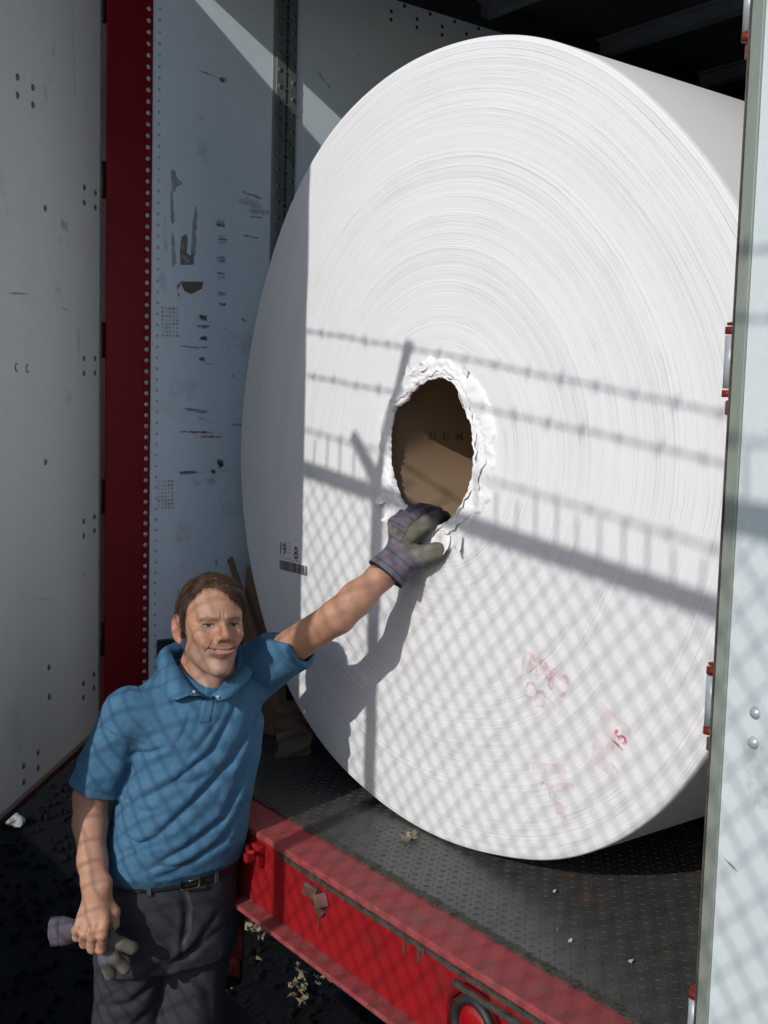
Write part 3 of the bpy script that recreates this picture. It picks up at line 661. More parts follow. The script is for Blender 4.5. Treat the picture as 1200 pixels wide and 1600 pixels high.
# ------------------------------------------------------------------ chain link fence behind the photographer
s_ = SUN_DIR / SUN_DIR.y
PX, PY, PZ = -.221, .2167, .806
K = 1.85
P0 = Vector((PX, PY, PZ)) - s_ * K          # top of the pole whose shadow falls on the roll
hd = Vector((.979, -.204, 0)).normalized(); nd = Vector((.204, .979, 0)).normalized(); DZ = -.35
FE = thing('chain_link_fence', 'tall galvanised chain link fence topped with barbed wire on V arms', 'fence', (P0.x, P0.y, DZ), math.atan2(hd.y, hd.x))
top = P0.z - DZ      # local z of the rail
x0, x1 = -2.6, 3.4
rng = random.Random(2)
for x in (-2.5, 0, 2.5):
    g = MB(); g.tube([(x, 0, 0), (x, 0, top + .03)], .024, 12); g.dome((x, 0, top + .03), (0, 0, 1), .027, .02); g.build('post', M_FENCE, FE)
    for sg in (1, -1):
        g = MB(); g.tube([(x, sg * .01, top + .02), (x, sg * .212, top + .232)], [.020, .017], 8); g.build('barb_arm', M_FENCE, FE)
g = MB(); g.tube([(x0, 0, top - .02), (x1, 0, top - .02)], .021, 10); g.build('top_rail', M_FENCE, FE)
g = MB(); px, pz = .0325, .0345; n_c = int((x1 - x0) / px); n_h = int((top - .03) / pz)
for k in range(n_c):
    pts = [(x0 + px * (k + (j + k) % 2), .026 + .0024 * (1 if (j + k) % 2 else -1), top - .018 - j * pz) for j in range(n_h)]
    o_ = len(g.v); vs = []; fs = []
    for (x, y, z) in pts: vs += [(x - .0024, y - .0013, z), (x + .0024, y - .0013, z), (x, y + .0026, z)]
    for j in range(n_h - 1):
        for c_ in range(3): fs.append((j * 3 + c_, j * 3 + (c_ + 1) % 3, (j + 1) * 3 + (c_ + 1) % 3, (j + 1) * 3 + c_))
    g.add(vs, fs)
    g.tube([(x0 + px * (k + 1), .026, top - .02), (x0 + px * (k + 1) + rng.uniform(-.006, .006), .026, top + rng.uniform(.04, .075))], .0032, 4) if k % 2 else None 
g.build('mesh_fabric', M_FENCE, FE)
for sg, l, tl, tx in ((1, .198, -.0174, .11), (1, .134, -.0015, 0), (-1, .180, -.0064, -.1)):
    g = MB(); ph_ = rng.uniform(0, 6)
    f_ = lambda x: (x, sg * l, top + .02 + l + .006 * math.sin(x * 3.1 + ph_) + tl * (x - tx))
    for dd in (0, math.pi):
        g.tube([(x, f_(x)[1] + .0028 * math.cos(x * 60 + dd), f_(x)[2] + .0028 * math.sin(x * 60 + dd)) for x in np.arange(x0, x1, .02)], .0019, 4)
    x = x0
    while x < x1:
        p_ = Vector(f_(x))
        for q in range(4):
            d_ = Vector((rng.uniform(-.5, .5), rng.gauss(0, 1), rng.gauss(0, 1))).normalized() * .014; g.tube([p_ - d_, p_ + d_], .0015, 4)
        x += .105
    g.build('barbed_wire', M_FENCE, FE)

#PERSON#
# ------------------------------------------------------------------ person (solid shapes blended into one skin, then meshed)
PO = (-.285, -.24, GZ); PRZ = math.atan2(.7881, .6155)
PMAT = Matrix(((0.600417, -0.799666, 0.005789, -0.29256), (0.79937, 0.599959, -0.032501, -0.18078), (0.022517, 0.024142, 0.999455, -1.17206), (0, 0, 0, 1)))
PERSON = thing('person', 'man in blue polo shirt and dark trousers leaning a gloved hand on the paper roll', 'person', PO, PRZ); PERSON.matrix_world = PMAT
V = lambda *a: np.array(a, dtype=np.float32)
def seg(P, a, b, ra, rb=None):
    rb = ra if rb is None else rb
    a = np.asarray(a, np.float32); b = np.asarray(b, np.float32); ba = b - a; pa = P - a
    h = np.clip(pa @ ba / max(1e-9, float(ba @ ba)), 0, 1)
    return np.sqrt(((pa - h[:, None] * ba) ** 2).sum(1)) - (ra + (rb - ra) * h)
def chain(P, pts, rs, k=.0):
    d = None
    for i in range(len(pts) - 1):
        q = seg(P, pts[i], pts[i + 1], rs[i], rs[i + 1]); d = q if d is None else (smin(d, q, k) if k else np.minimum(d, q))
    return d
def ell(P, c, r):
    q = (P - np.asarray(c, np.float32)) / np.asarray(r, np.float32)
    k0 = np.sqrt((q ** 2).sum(1)) + 1e-9; k1 = np.sqrt(((q / np.asarray(r, np.float32)) ** 2).sum(1)) + 1e-9
    return k0 * (k0 - 1) / k1
def smin(a, b, k):
    h = np.clip(.5 + .5 * (b - a) / k, 0, 1); return b + (a - b) * h - k * h * (1 - h)
def smax(a, b, k): return -smin(-a, -b, k)
def sst(x, a, b):
    t = np.clip((x - a) / (b - a), 0, 1); return t * t * (3 - 2 * t)
_nd = RNG.normal(size=(24, 3)); _nd /= np.linalg.norm(_nd, axis=1)[:, None]; _np = RNG.uniform(0, 6.28, 24)
def wob(P, f, n=10, o=0, st=(1, 1, 1)):
    s_ = 0
    Q = P * np.asarray(st, np.float32)
    for i in range(n):
        j = (i + o) % 24; s_ = s_ + np.sin(Q @ (_nd[j] * f * (1 + .13 * i)).astype(np.float32) + _np[j])
    return s_ / n
def polydist(x, z, pts):
    """signed distance to a polyline in the x-z plane and a fade towards its ends"""
    best = np.full(len(x), 9., np.float32); sg = np.zeros(len(x), np.float32); fade = np.zeros(len(x), np.float32); n = len(pts) - 1
    for i in range(n):
        ax, az = pts[i]; bx, bz = pts[i + 1]; dx, dz = bx - ax, bz - az; L = dx * dx + dz * dz
        h = np.clip(((x - ax) * dx + (z - az) * dz) / L, 0, 1); ex = x - ax - h * dx; ez = z - az - h * dz
        d = np.hypot(ex, ez); m_ = d < best; best[m_] = d[m_]; sg[m_] = np.sign(ex * dz - ez * dx)[m_]
        t = (i + h) / n; fade[m_] = np.sin(np.clip(t, .04, .96) * np.pi)[m_] ** .6
    return best * sg, fade
def loft(P, tab, yaw, pw=2.3):
    """stack of rounded slices: z, centre x, centre y, half width, half depth"""
    tab = np.array(tab, np.float32); z = P[:, 2]; g_ = [np.interp(z, tab[:, 0], tab[:, i]) for i in range(1, 5)]
    c, s_ = math.cos(yaw), math.sin(yaw); dx, dy = P[:, 0] - g_[0], P[:, 1] - g_[1]
    u = (dx * c + dy * s_) / g_[2]; v = (-dx * s_ + dy * c) / g_[3]
    r_ = (np.abs(u) ** pw + np.abs(v) ** pw) ** (1 / pw)
    d = (r_ - 1) * np.minimum(g_[2], g_[3]) * .9
    return np.maximum(d, np.maximum(tab[0, 0] - z, z - tab[-1, 0]))
def surface(name, f, colf, lo, hi, h, mat, parent, cs=5, fine=None):
    """mesh the zero level of f (surface nets), only sampling near it"""
    lo = np.array(lo); n = (np.ceil((np.array(hi) - lo) / (h * cs)).astype(int)); H = h * cs
    gx = [lo[i] + (np.arange(n[i]) + .5) * H for i in range(3)]
    C = np.stack(np.meshgrid(*gx, indexing='ij'), -1).reshape(-1, 3).astype(np.float32)
    d = np.concatenate([f(c) for c in np.array_split(C, max(1, len(C) // 200000))]).reshape(n)
    up = lambda a: a.repeat(cs, 0).repeat(cs, 1).repeat(cs, 2)
    near = up(np.abs(d) < H * 1.5); D = up(np.where(d < 0, -1., 1.).astype(np.float32) * H)
    I = np.flatnonzero(near); sh = D.shape; ijk = np.stack(np.unravel_index(I, sh), 1)
    out = np.empty(len(I), np.float32)
    for q in np.array_split(np.arange(len(I)), max(1, len(I) // 400000)):
        out[q] = f((lo + (ijk[q] + .5) * h).astype(np.float32))
    D.ravel()[I] = out
    D[[0, -1]] = H; D[:, [0, -1]] = H; D[:, :, [0, -1]] = H
    ins = D < 0; sl_ = [slice(0, -1), slice(1, None)]
    cnt = sum(ins[sl_[a], sl_[b], sl_[c]].astype(np.uint8) for a in (0, 1) for b in (0, 1) for c in (0, 1))
    act = (cnt > 0) & (cnt < 8); A = np.stack(np.nonzero(act), 1); idx = np.full(act.shape, -1, np.int32); idx[act] = np.arange(len(A))
    cor = [(a, b, c) for a in (0, 1) for b in (0, 1) for c in (0, 1)]
    val = {c: D[A[:, 0] + c[0], A[:, 1] + c[1], A[:, 2] + c[2]] for c in cor}
    acc = np.zeros((len(A), 3)); num = np.zeros(len(A))
    for c in cor:
        for ax in range(3):
            if c[ax]: continue
            e = list(c); e[ax] = 1; va, vb = val[c], val[tuple(e)]; m_ = (va < 0) != (vb < 0)
            t = va[m_] / (va[m_] - vb[m_]); p_ = np.tile(np.array(c, float), (m_.sum(), 1)); p_[:, ax] = t
            acc[m_] += p_; num[m_] += 1
    Vt = lo + (A + acc / num[:, None] + .5) * h
    F = []
    for ax in range(3):
        a = np.moveaxis(ins, ax, 0); cr = np.moveaxis(a[:-1] != a[1:], 0, ax); E = np.stack(np.nonzero(cr), 1)
        u, v = [(1, 2), (2, 0), (0, 1)][ax]; E = E[(E[:, u] > 0) & (E[:, v] > 0) & (E[:, u] < idx.shape[u]) & (E[:, v] < idx.shape[v])]
        du = np.eye(3, dtype=int)[u]; dv = np.eye(3, dtype=int)[v]
        qd = np.stack([idx[tuple((E - du - dv).T)], idx[tuple((E - dv).T)], idx[tuple(E.T)], idx[tuple((E - du).T)]], 1)
        fl = ~ins[tuple(E.T)]; qd[fl] = qd[fl][:, ::-1]; F.append(qd)
    F = np.concatenate(F); F = F[(F >= 0).all(1)]
    me = bpy.data.meshes.new(name); me.vertices.add(len(Vt)); me.vertices.foreach_set('co', Vt.astype(np.float32).ravel())
    me.loops.add(len(F) * 4); me.loops.foreach_set('vertex_index', F.ravel().astype(np.int32))
    me.polygons.add(len(F)); me.polygons.foreach_set('loop_start', np.arange(len(F), dtype=np.int32) * 4)
    me.polygons.foreach_set('use_smooth', np.ones(len(F), bool))
    me.update(calc_edges=True); me.validate()
    if fine is not None:            # smaller faces where small features are coloured
        bm = bmesh.new(); bm.from_mesh(me); bm.verts.ensure_lookup_table(); m_ = fine(Vt.astype(np.float32))
        es = [e for e in bm.edges if m_[e.verts[0].index] and m_[e.verts[1].index]]
        bmesh.ops.subdivide_edges(bm, edges=es, cuts=1, use_grid_fill=True, smooth=0.0)
        bm.to_mesh(me); bm.free(); Vt = np.empty(len(me.vertices) * 3, np.float32); me.vertices.foreach_get('co', Vt); Vt = Vt.reshape(-1, 3)
        me.polygons.foreach_set('use_smooth', np.ones(len(me.polygons), bool))
    if colf is not None:
        c = colf(Vt.astype(np.float32)); at = me.attributes.new('Col', 'FLOAT_COLOR', 'POINT')
        at.data.foreach_set('color', np.concatenate([c, np.ones((len(c), 1))], 1).astype(np.float32).ravel())
    me.materials.append(mat); o = bpy.data.objects.new(name, me); COL.objects.link(o)
    if parent: o.parent = parent
    return o

shL, elL, wrL = V(.118, .112, 1.532), V(.318, -.009, 1.689), V(.458, .052, 1.812)
shR, elR, wrR = V(-.152, -.055, 1.478), V(-.243, -.052, 1.275), V(-.202, -.172, 1.108)
HC = V(.028, .004, 1.664)
HR = np.array((Euler((0, 0, R(26))).to_matrix() @ Matrix.Rotation(R(-12), 3, 'X') @ Matrix.Rotation(R(4), 3, 'Y')), dtype=np.float32)
def hl(P): return (P - HC) @ HR / np.array((.945, 1, 1), np.float32)         # into head axes: x to his left, y backwards, z up
def cranium(q): return smin(ell(q, (0, .022, .030), (.0705, .093, .078)), ell(q, (0, -.012, .036), (.0625, .070, .062)), .03)
def head(P):
    q = hl(P); ax = q.copy(); ax[:, 0] = np.abs(ax[:, 0])
    d = cranium(q)
    d = smin(d, ell(q, (0, -.026, -.022), (.0565, .062, .080)), .03)
    d = smin(d, seg(ax, (.0405, .012, -.056), (.010, -.060, -.097), .018, .0160), .025)             # jaw
    d = smin(d, ell(q, (0, -.069, -.097), (.018, .0165, .0145)), .014)                              # chin
    d = smin(d, ell(ax, (.0395, -.056, -.022), (.021, .022, .017)), .014)                          # cheekbone
    d = smin(d, ell(ax, (.032, -.067, -.036), (.016, .014, .015)), .010)                          # smiling cheek
    d = smin(d, seg(ax, (.009, -.080, .0165), (.043, -.067, .0175), .0078, .0072), .012)              # brow
    d = smax(d, -ell(ax, (.030, -.087, -.001), (.0165, .0145, .0105)), .008)                        # socket
    d = smin(d, ell(ax, (.031, -.0640, -.001), (.0160, .0110, .0090)), .005)                        # eye and lids
    d = smin(d, seg(q, (0, -.084, .010), (0, -.111, -.024), .0058, .0085), .008)                   # nose
    d = smin(d, ell(q, (0, -.108, -.0265), (.0105, .0105, .0088)), .005)
    d = smin(d, ell(ax, (.0115, -.095, -.0295), (.0070, .010, .0066)), .005)
    d = smax(d, -ell(ax, (.0065, -.101, -.0365), (.0036, .005, .0036)), .003)                     # nostril
    d = smin(d, ell(q, (0, -.083, -.054), (.029, .012, .018)), .014)                              # mouth mound
    zc = -.0575 + 7.5 * ax[:, 0] ** 2                                                             # smile line
    w_ = np.clip(1 - (ax[:, 0] / .028) ** 2, 0, 1); fr_ = (q[:, 1] < -.06)
    dz = q[:, 2] - zc
    d = d - fr_ * w_ * (.0028 * np.exp(-((dz - .0048) / .0034) ** 2) + .0036 * np.exp(-((dz + .0056) / .0042) ** 2)) + fr_ * (ax[:, 0] < .029) * .0045 * np.exp(-(dz / .0021) ** 2)
    s_, f_ = polydist(ax[:, 0], q[:, 2], [(.016, -.029), (.026, -.042), (.033, -.058), (.034, -.074)])
    d = d + (q[:, 1] < -.04) * f_ * (.0026 * np.exp(-(s_ / .0032) ** 2) - .0016 * np.exp(-((s_ - .006) / .005) ** 2))        # smile fold
    for pl, a_, w2 in (([(.0035, .010), (.0045, .030)], .0018, .0019), ([(.016, -.012), (.030, -.0155), (.046, -.010)], .0024, .0022), ([(.050, .004), (.060, .010)], .0012, .0015), ([(.050, -.002), (.061, -.004)], .0012, .0015)):
        s_, f_ = polydist(ax[:, 0], q[:, 2], pl); d = d + (q[:, 1] < -.02) * f_ * a_ * np.exp(-(s_ / w2) ** 2)
    for z_ in (.052, .064): d = d + (q[:, 1] < -.05) * .0006 * np.exp(-((q[:, 2] - z_ - .003 * np.sin(q[:, 0] * 60)) / .0018) ** 2)
    d = d + (q[:, 1] < -.045) * .0022 * np.exp(-((q[:, 2] + .0005 + 3 * (ax[:, 0] - .031) ** 2) / .0016) ** 2) * (np.abs(ax[:, 0] - .031) < .0125)   # squinting lids
    ec, es = math.cos(.30), math.sin(.30); w0, w1 = ax[:, 0] - .077, ax[:, 1] - .016
    er_ = np.stack([w0 * ec - w1 * es, w0 * es + w1 * ec, ax[:, 2] - .10 * w1], 1)      # across the ear, along it, up
    e_ = ell(er_, (.002, .004, -.004), (.0075, .0195, .0315)); e_ = smax(e_, -ell(er_, (.0085, .002, -.001), (.0065, .0115, .0195)), .003)
    e_ = smin(e_, ell(er_, (.005, .003, -.012), (.004, .006, .006)), .004)
    e_ = smin(e_, ell(er_, (.000, -.006, -.032), (.006, .009, .009)), .006)
    d = smin(d, e_, .006)
    return d
FINR = [([(-.230, -.199, 1.058), (-.237, -.209, 1.040), (-.240, -.201, 1.020), (-.238, -.178, 1.022), (-.230, -.170, 1.036)], .0098),
        ([(-.212, -.208, 1.056), (-.217, -.219, 1.036), (-.222, -.209, 1.009), (-.221, -.182, 1.011), (-.213, -.172, 1.028)], .0106),
        ([(-.195, -.211, 1.056), (-.199, -.225, 1.034), (-.204, -.215, 1.001), (-.203, -.186, 1.004), (-.196, -.174, 1.024)], .0110),
        ([(-.178, -.209, 1.058), (-.180, -.224, 1.037), (-.185, -.216, 1.000), (-.184, -.188, 1.001), (-.180, -.176, 1.021)], .0110)]
def hand_r(P):
    d = None
    for (pts, r_), k in zip(FINR, range(4)):
        q = seg(P, wrR + V(-.012 + .008 * k, -.004, -.012), pts[0], .0165, .0125); d = q if d is None else smin(d, q, .010)
    d = smin(d, seg(P, wrR, (-.204, -.193, 1.070), .022, .018), .016)
    for pts, r_ in FINR:
        q = chain(P, pts, [r_ * 1.10, r_ * 1.06, r_ * .98, r_ * .92, r_ * .80], .004); d = smin(d, q, .0026)
        d = smin(d, ell(P, np.array(pts[1]) + np.array((0, -.0016, .001)), (r_ * 1.06,) * 3), .004)
    d = smin(d, chain(P, [(-.186, -.172, 1.090), (-.166, -.178, 1.066), (-.165, -.182, 1.040), (-.176, -.184, 1.018)], [.0165, .0140, .0122, .0098], .006), .009)
    return d
FINL = [([(.485, .037, 1.873), (.521, .031, 1.899), (.542, .053, 1.908), (.560, .075, 1.905)], .0170), ([(.472, .054, 1.883), (.505, .084, 1.908), (.528, .120, 1.912), (.548, .141, 1.908)], .0165),
        ([(.460, .077, 1.889), (.490, .120, 1.911), (.509, .160, 1.913), (.529, .190, 1.910)], .0155), ([(.450, .098, 1.888), (.471, .145, 1.904), (.492, .183, 1.908), (.507, .209, 1.910)], .0140)]
THL = [(.481, .042, 1.823), (.504, .025, 1.822), (.524, .015, 1.829), (.541, .008, 1.836)]
def hand_l(P, k=1.0, grow=0):
    d = None
    for pts, r_ in FINL:
        q = seg(P, wrL, pts[0], .021 * k, .0185 * k); d = q if d is None else smin(d, q, .014)
    for pts, r_ in FINL:
        d = smin(d, chain(P, pts, [r_ * 1.12 * k, r_ * 1.05 * k, r_ * k, r_ * .92 * k], .005), .006)
    d = smin(d, chain(P, THL, [.025 * k, .0235 * k, .0225 * k, .0205 * k], .006), .006)
    return d - grow
CHEST = [(.95, -.084, .006, .130, .090), (1.09, -.074, .004, .132, .092), (1.22, -.050, .010, .136, .098), (1.34, -.024, .026, .136, .100), (1.44, -.016, .036, .132, .095), (1.50, -.016, .042, .100, .080), (1.53, -.014, .046, .07, .06)]
TY = R(30)
def body(P):
    d = head(P)
    neck = smin(seg(P, (.016, .036, 1.600), (-.016, .052, 1.490), .053, .060), seg(P, (.030, -.004, 1.560), (.022, -.022, 1.500), .030, .030), .03)
    d = smin(d, neck, .022)
    t = loft(P, CHEST, TY); t = smin(t, seg(P, (-.01, .05, 1.50), shL, .05, .048), .04); t = smin(t, seg(P, (-.02, .045, 1.50), shR, .045, .040), .03)
    d = smin(d, t, .03)
    d = smin(d, seg(P, shL, elL, .044, .038), .025)
    d = smin(d, chain(P, [elL, elL + (wrL - elL) * .3, elL + (wrL - elL) * .72, wrL], [.0360, .0368, .0300, .0265], .02), .02)
    d = smin(d, seg(P, shR, elR, .041, .0385), .02)
    fr_ = lambda t: elR + (wrR - elR) * t + V(-.008, .004, .0) * math.sin(t * 3.14)
    d = smin(d, chain(P, [elR, fr_(.28), fr_(.7), wrR], [.0345, .0356, .0300, .0255], .02), .02)
    d = smin(d, seg(P, wrR + V(-.011, 0, .02), wrR + V(.012, 0, .02), .0215), .02)
    d = smin(d, hand_r(P), .014)
    d = smin(d, hand_l(P, .72), .014)
    return d + wob(P, 900, 6) * .00014 - .0007 * np.clip(wob(P, 120, 10, 2, (1, 1, .4)), 0, 1) * (P[:, 2] < 1.50) - .0005 * np.clip(wob(P, 150, 10, 5), 0, 1) * (P[:, 0] > .2)
HLINE = np.array([(-.075, .045), (-.062, .058), (-.052, .070), (-.030, .083), (-.012, .085), (.010, .072), (.028, .054), (.045, .044), (.060, .036), (.075, .03)])
def hairline(q):
    x, y, z = q.T
    front = np.interp(x, HLINE[:, 0], HLINE[:, 1]) + .0016 * np.sin(x * 500) + .0012 * np.sin(x * 1130 + 1)
    side = np.where(y < -.006, -.020, np.where(y < .036, .022, -.062)); side = side + (y < -.006) * np.clip(-.006 - y, 0, 1) * 2.6
    t = sst(y, -.050, -.030); zm = front * (1 - t) + np.minimum(side, front) * t
    return zm
SK = np.array((.40, .212, .136)); SKR = np.array((.43, .155, .115))
def body_col(P):
    q = hl(P); a = np.abs(q[:, 0]); c = np.tile(SK, (len(P), 1)); n = wob(P, 160, 8)[:, None]; n2 = wob(P, 700, 8, 3)[:, None]
    c = c * (1 + .09 * n + .07 * n2 + .05 * wob(P, 1400, 8, 7)[:, None])
    def mixc(m_, col): nonlocal c; m_ = np.clip(m_, 0, 1)[:, None]; c = c * (1 - m_) + np.array(col) * m_
    hd_ = (P[:, 2] > 1.52) & (np.abs(P[:, 0] - .03) < .13); fr_ = hd_ & (q[:, 1] < -.03)
    blob = lambda x, z, rx, rz: np.exp(-((a - x) / rx) ** 2 - ((q[:, 2] - z) / rz) ** 2)
    mixc(fr_ * .32 * blob(.036, -.024, .018, .016), SKR); mixc(fr_ * .25 * blob(0, -.024, .013, .016), SKR)
    mixc(hd_ * .5 * (a > .070), SKR); mixc((P[:, 2] < 1.60) * hd_ * .25, (.50, .22, .14))
    st = sst(-q[:, 2], .040, .064) * sst(-q[:, 1], -.035, .0); mixc(hd_ * st * .62 * (.75 + .5 * n2[:, 0]), (.27, .20, .165))
    must = np.exp(-((q[:, 2] + .0445 - 4 * a ** 2) / .0058) ** 2) * (a < .030); mixc(fr_ * must * .62, (.20, .13, .09))
    zc = -.0575 + 7.5 * a ** 2; dz = q[:, 2] - zc; wl = (a < .026)
    mixc(fr_ * wl * .75 * np.exp(-((dz - .004) / .0032) ** 2), (.42, .15, .12)); mixc(fr_ * wl * .8 * np.exp(-((dz + .0055) / .0042) ** 2), (.48, .18, .15))
    mixc(fr_ * (a < .029) * .9 * np.exp(-(dz / .0020) ** 2), (.13, .045, .038)); mixc(fr_ * (a < .017) * .85 * np.exp(-((dz - .0004) / .0016) ** 2), (.60, .55, .48))
    zb = .0110 + .24 * (a - .012) * (a < .034) + (a > .034) * (.0053 - .30 * (a - .034)); mixc(fr_ * (a > .010) * (a < .050) * .85 * np.exp(-((q[:, 2] - zb) / .0038) ** 2) * (.8 + .4 * n2[:, 0]), (.13, .075, .045))
    ze = -.0005 - 3 * (a - .031) ** 2; ew = np.abs(a - .031) < .0140
    eo = np.abs(a - .031) < .0118
    mixc(fr_ * ew * .85 * np.exp(-((q[:, 2] - ze - .0006) / .0034) ** 2), (.14, .065, .05))
    mixc(fr_ * eo * .9 * np.exp(-((q[:, 2] - ze + .0004) / .0026) ** 4), (.36, .30, .28)); mixc(fr_ * (np.abs(q[:, 0] - np.sign(q[:, 0]) * .031 - .001) < .0050) * np.exp(-((q[:, 2] - ze + .0002) / .0030) ** 4), (.022, .020, .022))
    mixc(fr_ * ew * .95 * np.exp(-((q[:, 2] - ze - .0030) / .0013) ** 2), (.03, .018, .015))
    mixc(fr_ * .25 * blob(.031, -.012, .017, .005), (.32, .16, .11)); mixc(fr_ * .4 * blob(.004, .022, .002, .011), (.34, .13, .10))
    zf = q[:, 2] - hairline(q); mixc(hd_ * .8 * sst(zf + .006 * n2[:, 0], -.009, .001), (.085, .048, .03))
    # knuckles and lower forearms a little redder
    for pts, r_ in FINR:
        mixc(.5 * np.exp(-(((P - V(*pts[1])) ** 2).sum(1)) / .012 ** 2), (.56, .24, .18)); mixc(.45 * np.exp(-(((P - V(*pts[2])) ** 2).sum(1)) / .011 ** 2), (.54, .22, .16))
    return c
M_SKIN = attr_mat('skin', .56, 650, .28, .0012, .16, .05)
surface('body', body, body_col, (-.30, -.26, 1.06 - .10), (.60, .24, 1.80), .0020, M_SKIN, PERSON, fine=lambda P: (P[:, 2] > 1.56) & (hl(P)[:, 1] < -.04) & (P[:, 0] < .14))

# hair
def hair(P):
    q = hl(P); x, y, z = q.T
    d = cranium(q); zm = hairline(q)
    e = sst(z - zm, -.001, .040)
    rip = wob(q, 160, 10, 0, (1, .3, .4)) * .0014 + wob(q, 760, 10, 6, (1, .22, .3)) * .0007
    d = d - .0016 - e * (.0042 + .0032 * sst(x, -.04, .03) * sst(-y, -.02, .05) + .002 * sst(z, .07, .11)) - rip * (.20 + .80 * e)
    return smax(d, (zm - z) * .8, .002)
def hair_col(P):
    q = hl(P); s_ = .5 + .5 * np.sin(q[:, 0] * 900 + q[:, 1] * 300 + 6 * wob(q, 90)); s_ = (s_ * .6 + .4 * (.5 + .5 * wob(q, 800, 8, 0, (1, .3, .4))))[:, None]
    c = np.array((.034, .018, .010)) * (1 - s_) + np.array((.105, .055, .031)) * s_
    gr = (sst(-q[:, 2], -.055, .01) * .40)[:, None]; return c * (1 - gr) + np.array((.17, .135, .105)) * gr
M_HAIR = attr_mat('hair', .65, 700, .25, .001, .25, 0, (1, .3, .4), .15)
hair_o = surface('hair', hair, hair_col, (-.09, -.13, 1.56), (.15, .15, 1.82), .0019, M_HAIR, PERSON)
# loose strands lying over the hair
for seed_, tone in ((21, ((.105, .058, .034), (.06, .032, .019))), (22, ((.055, .029, .017), (.028, .015, .009)))):
  g = MB(); q = random.Random(seed_); hm = hair_o.data; nv_ = len(hm.vertices)
  for i in range(2800):
      v = hm.vertices[q.randrange(nv_)]; p_ = v.co.copy(); n_ = v.normal.copy(); l_ = Vector((HR.T @ np.array((p_.x - HC[0], p_.y - HC[1], p_.z - HC[2]))).tolist())
      if n_.dot(Vector(HR[:, 2].tolist())) < -.3: continue
      flow = Vector((.6 if l_.x > -.030 else -.3, .30 if l_.y > -.01 else -.12, -.35 if l_.z < .09 else .05)); flow = Vector((HR @ np.array(flow)).tolist())
      flow = flow - n_ * flow.dot(n_)
      if flow.length < .05: continue
      flow.normalize(); L = q.uniform(.012, .032); pts = [p_ + n_ * .0003, p_ + flow * L * .5 + n_ * q.uniform(.0002, .0010), p_ + flow * L + n_ * q.uniform(-.0012, .0008)]
      g.tube(pts, [.0006, .0005, .0002], 3, 0, False)
  g.build('loose_strands', surf('hair_strand', *tone, scale=300, rough=.4, bump=0), hair_o)

# shirt
SHIRT = [(1.092, -.074, .004, .158, .112), (1.115, -.068, .004, .166, .124), (1.16, -.058, .004, .163, .126), (1.24, -.044, .008, .158, .123), (1.34, -.024, .024, .158, .122), (1.42, -.018, .034, .158, .124), (1.475, -.016, .040, .143, .124), (1.515, -.014, .044, .108, .112), (1.56, -.012, .05, .075, .07)]
FOLDS = [([(.078, 1.53), (.055, 1.465), (.02, 1.415), (-.02, 1.374)], .0055, .009), ([(.095, 1.535), (.081, 1.475), (.041, 1.396), (-.039, 1.336), (-.133, 1.286)], .0085, .010),
         ([(.133, 1.525), (.125, 1.446), (.081, 1.366), (.002, 1.286), (-.078, 1.216), (-.170, 1.165)], .0095, .011), ([(.126, 1.40), (.096, 1.307), (.062, 1.233), (-.018, 1.183), (-.110, 1.142)], .0090, .010),
         ([(.10, 1.25), (.06, 1.18), (-.01, 1.145), (-.07, 1.125)], .0065, .009), ([(-.17, 1.385), (-.094, 1.398), (-.062, 1.412)], .0055, .007), ([(-.129, 1.494), (-.14, 1.42)], .0035, .007),
         ([(-.005, 1.49), (-.019, 1.445), (-.047, 1.402)], .0025, .007), ([(-.17, 1.30), (-.12, 1.27), (-.06, 1.275)], .004, .008), ([(-.17, 1.215), (-.11, 1.20), (-.03, 1.215)], .0045, .008), ([(-.12, 1.13), (-.07, 1.15), (-.02, 1.145)], .004, .006),
         ([(.06, 1.36), (.0, 1.33), (-.06, 1.335)], .003, .009)]
udL = (elL - shL) / np.linalg.norm(elL - shL); udR = (elR - shR) / np.linalg.norm(elR - shR)
FLATL = -.014; FLATR = .004; HEML = .160; HEMR = .196
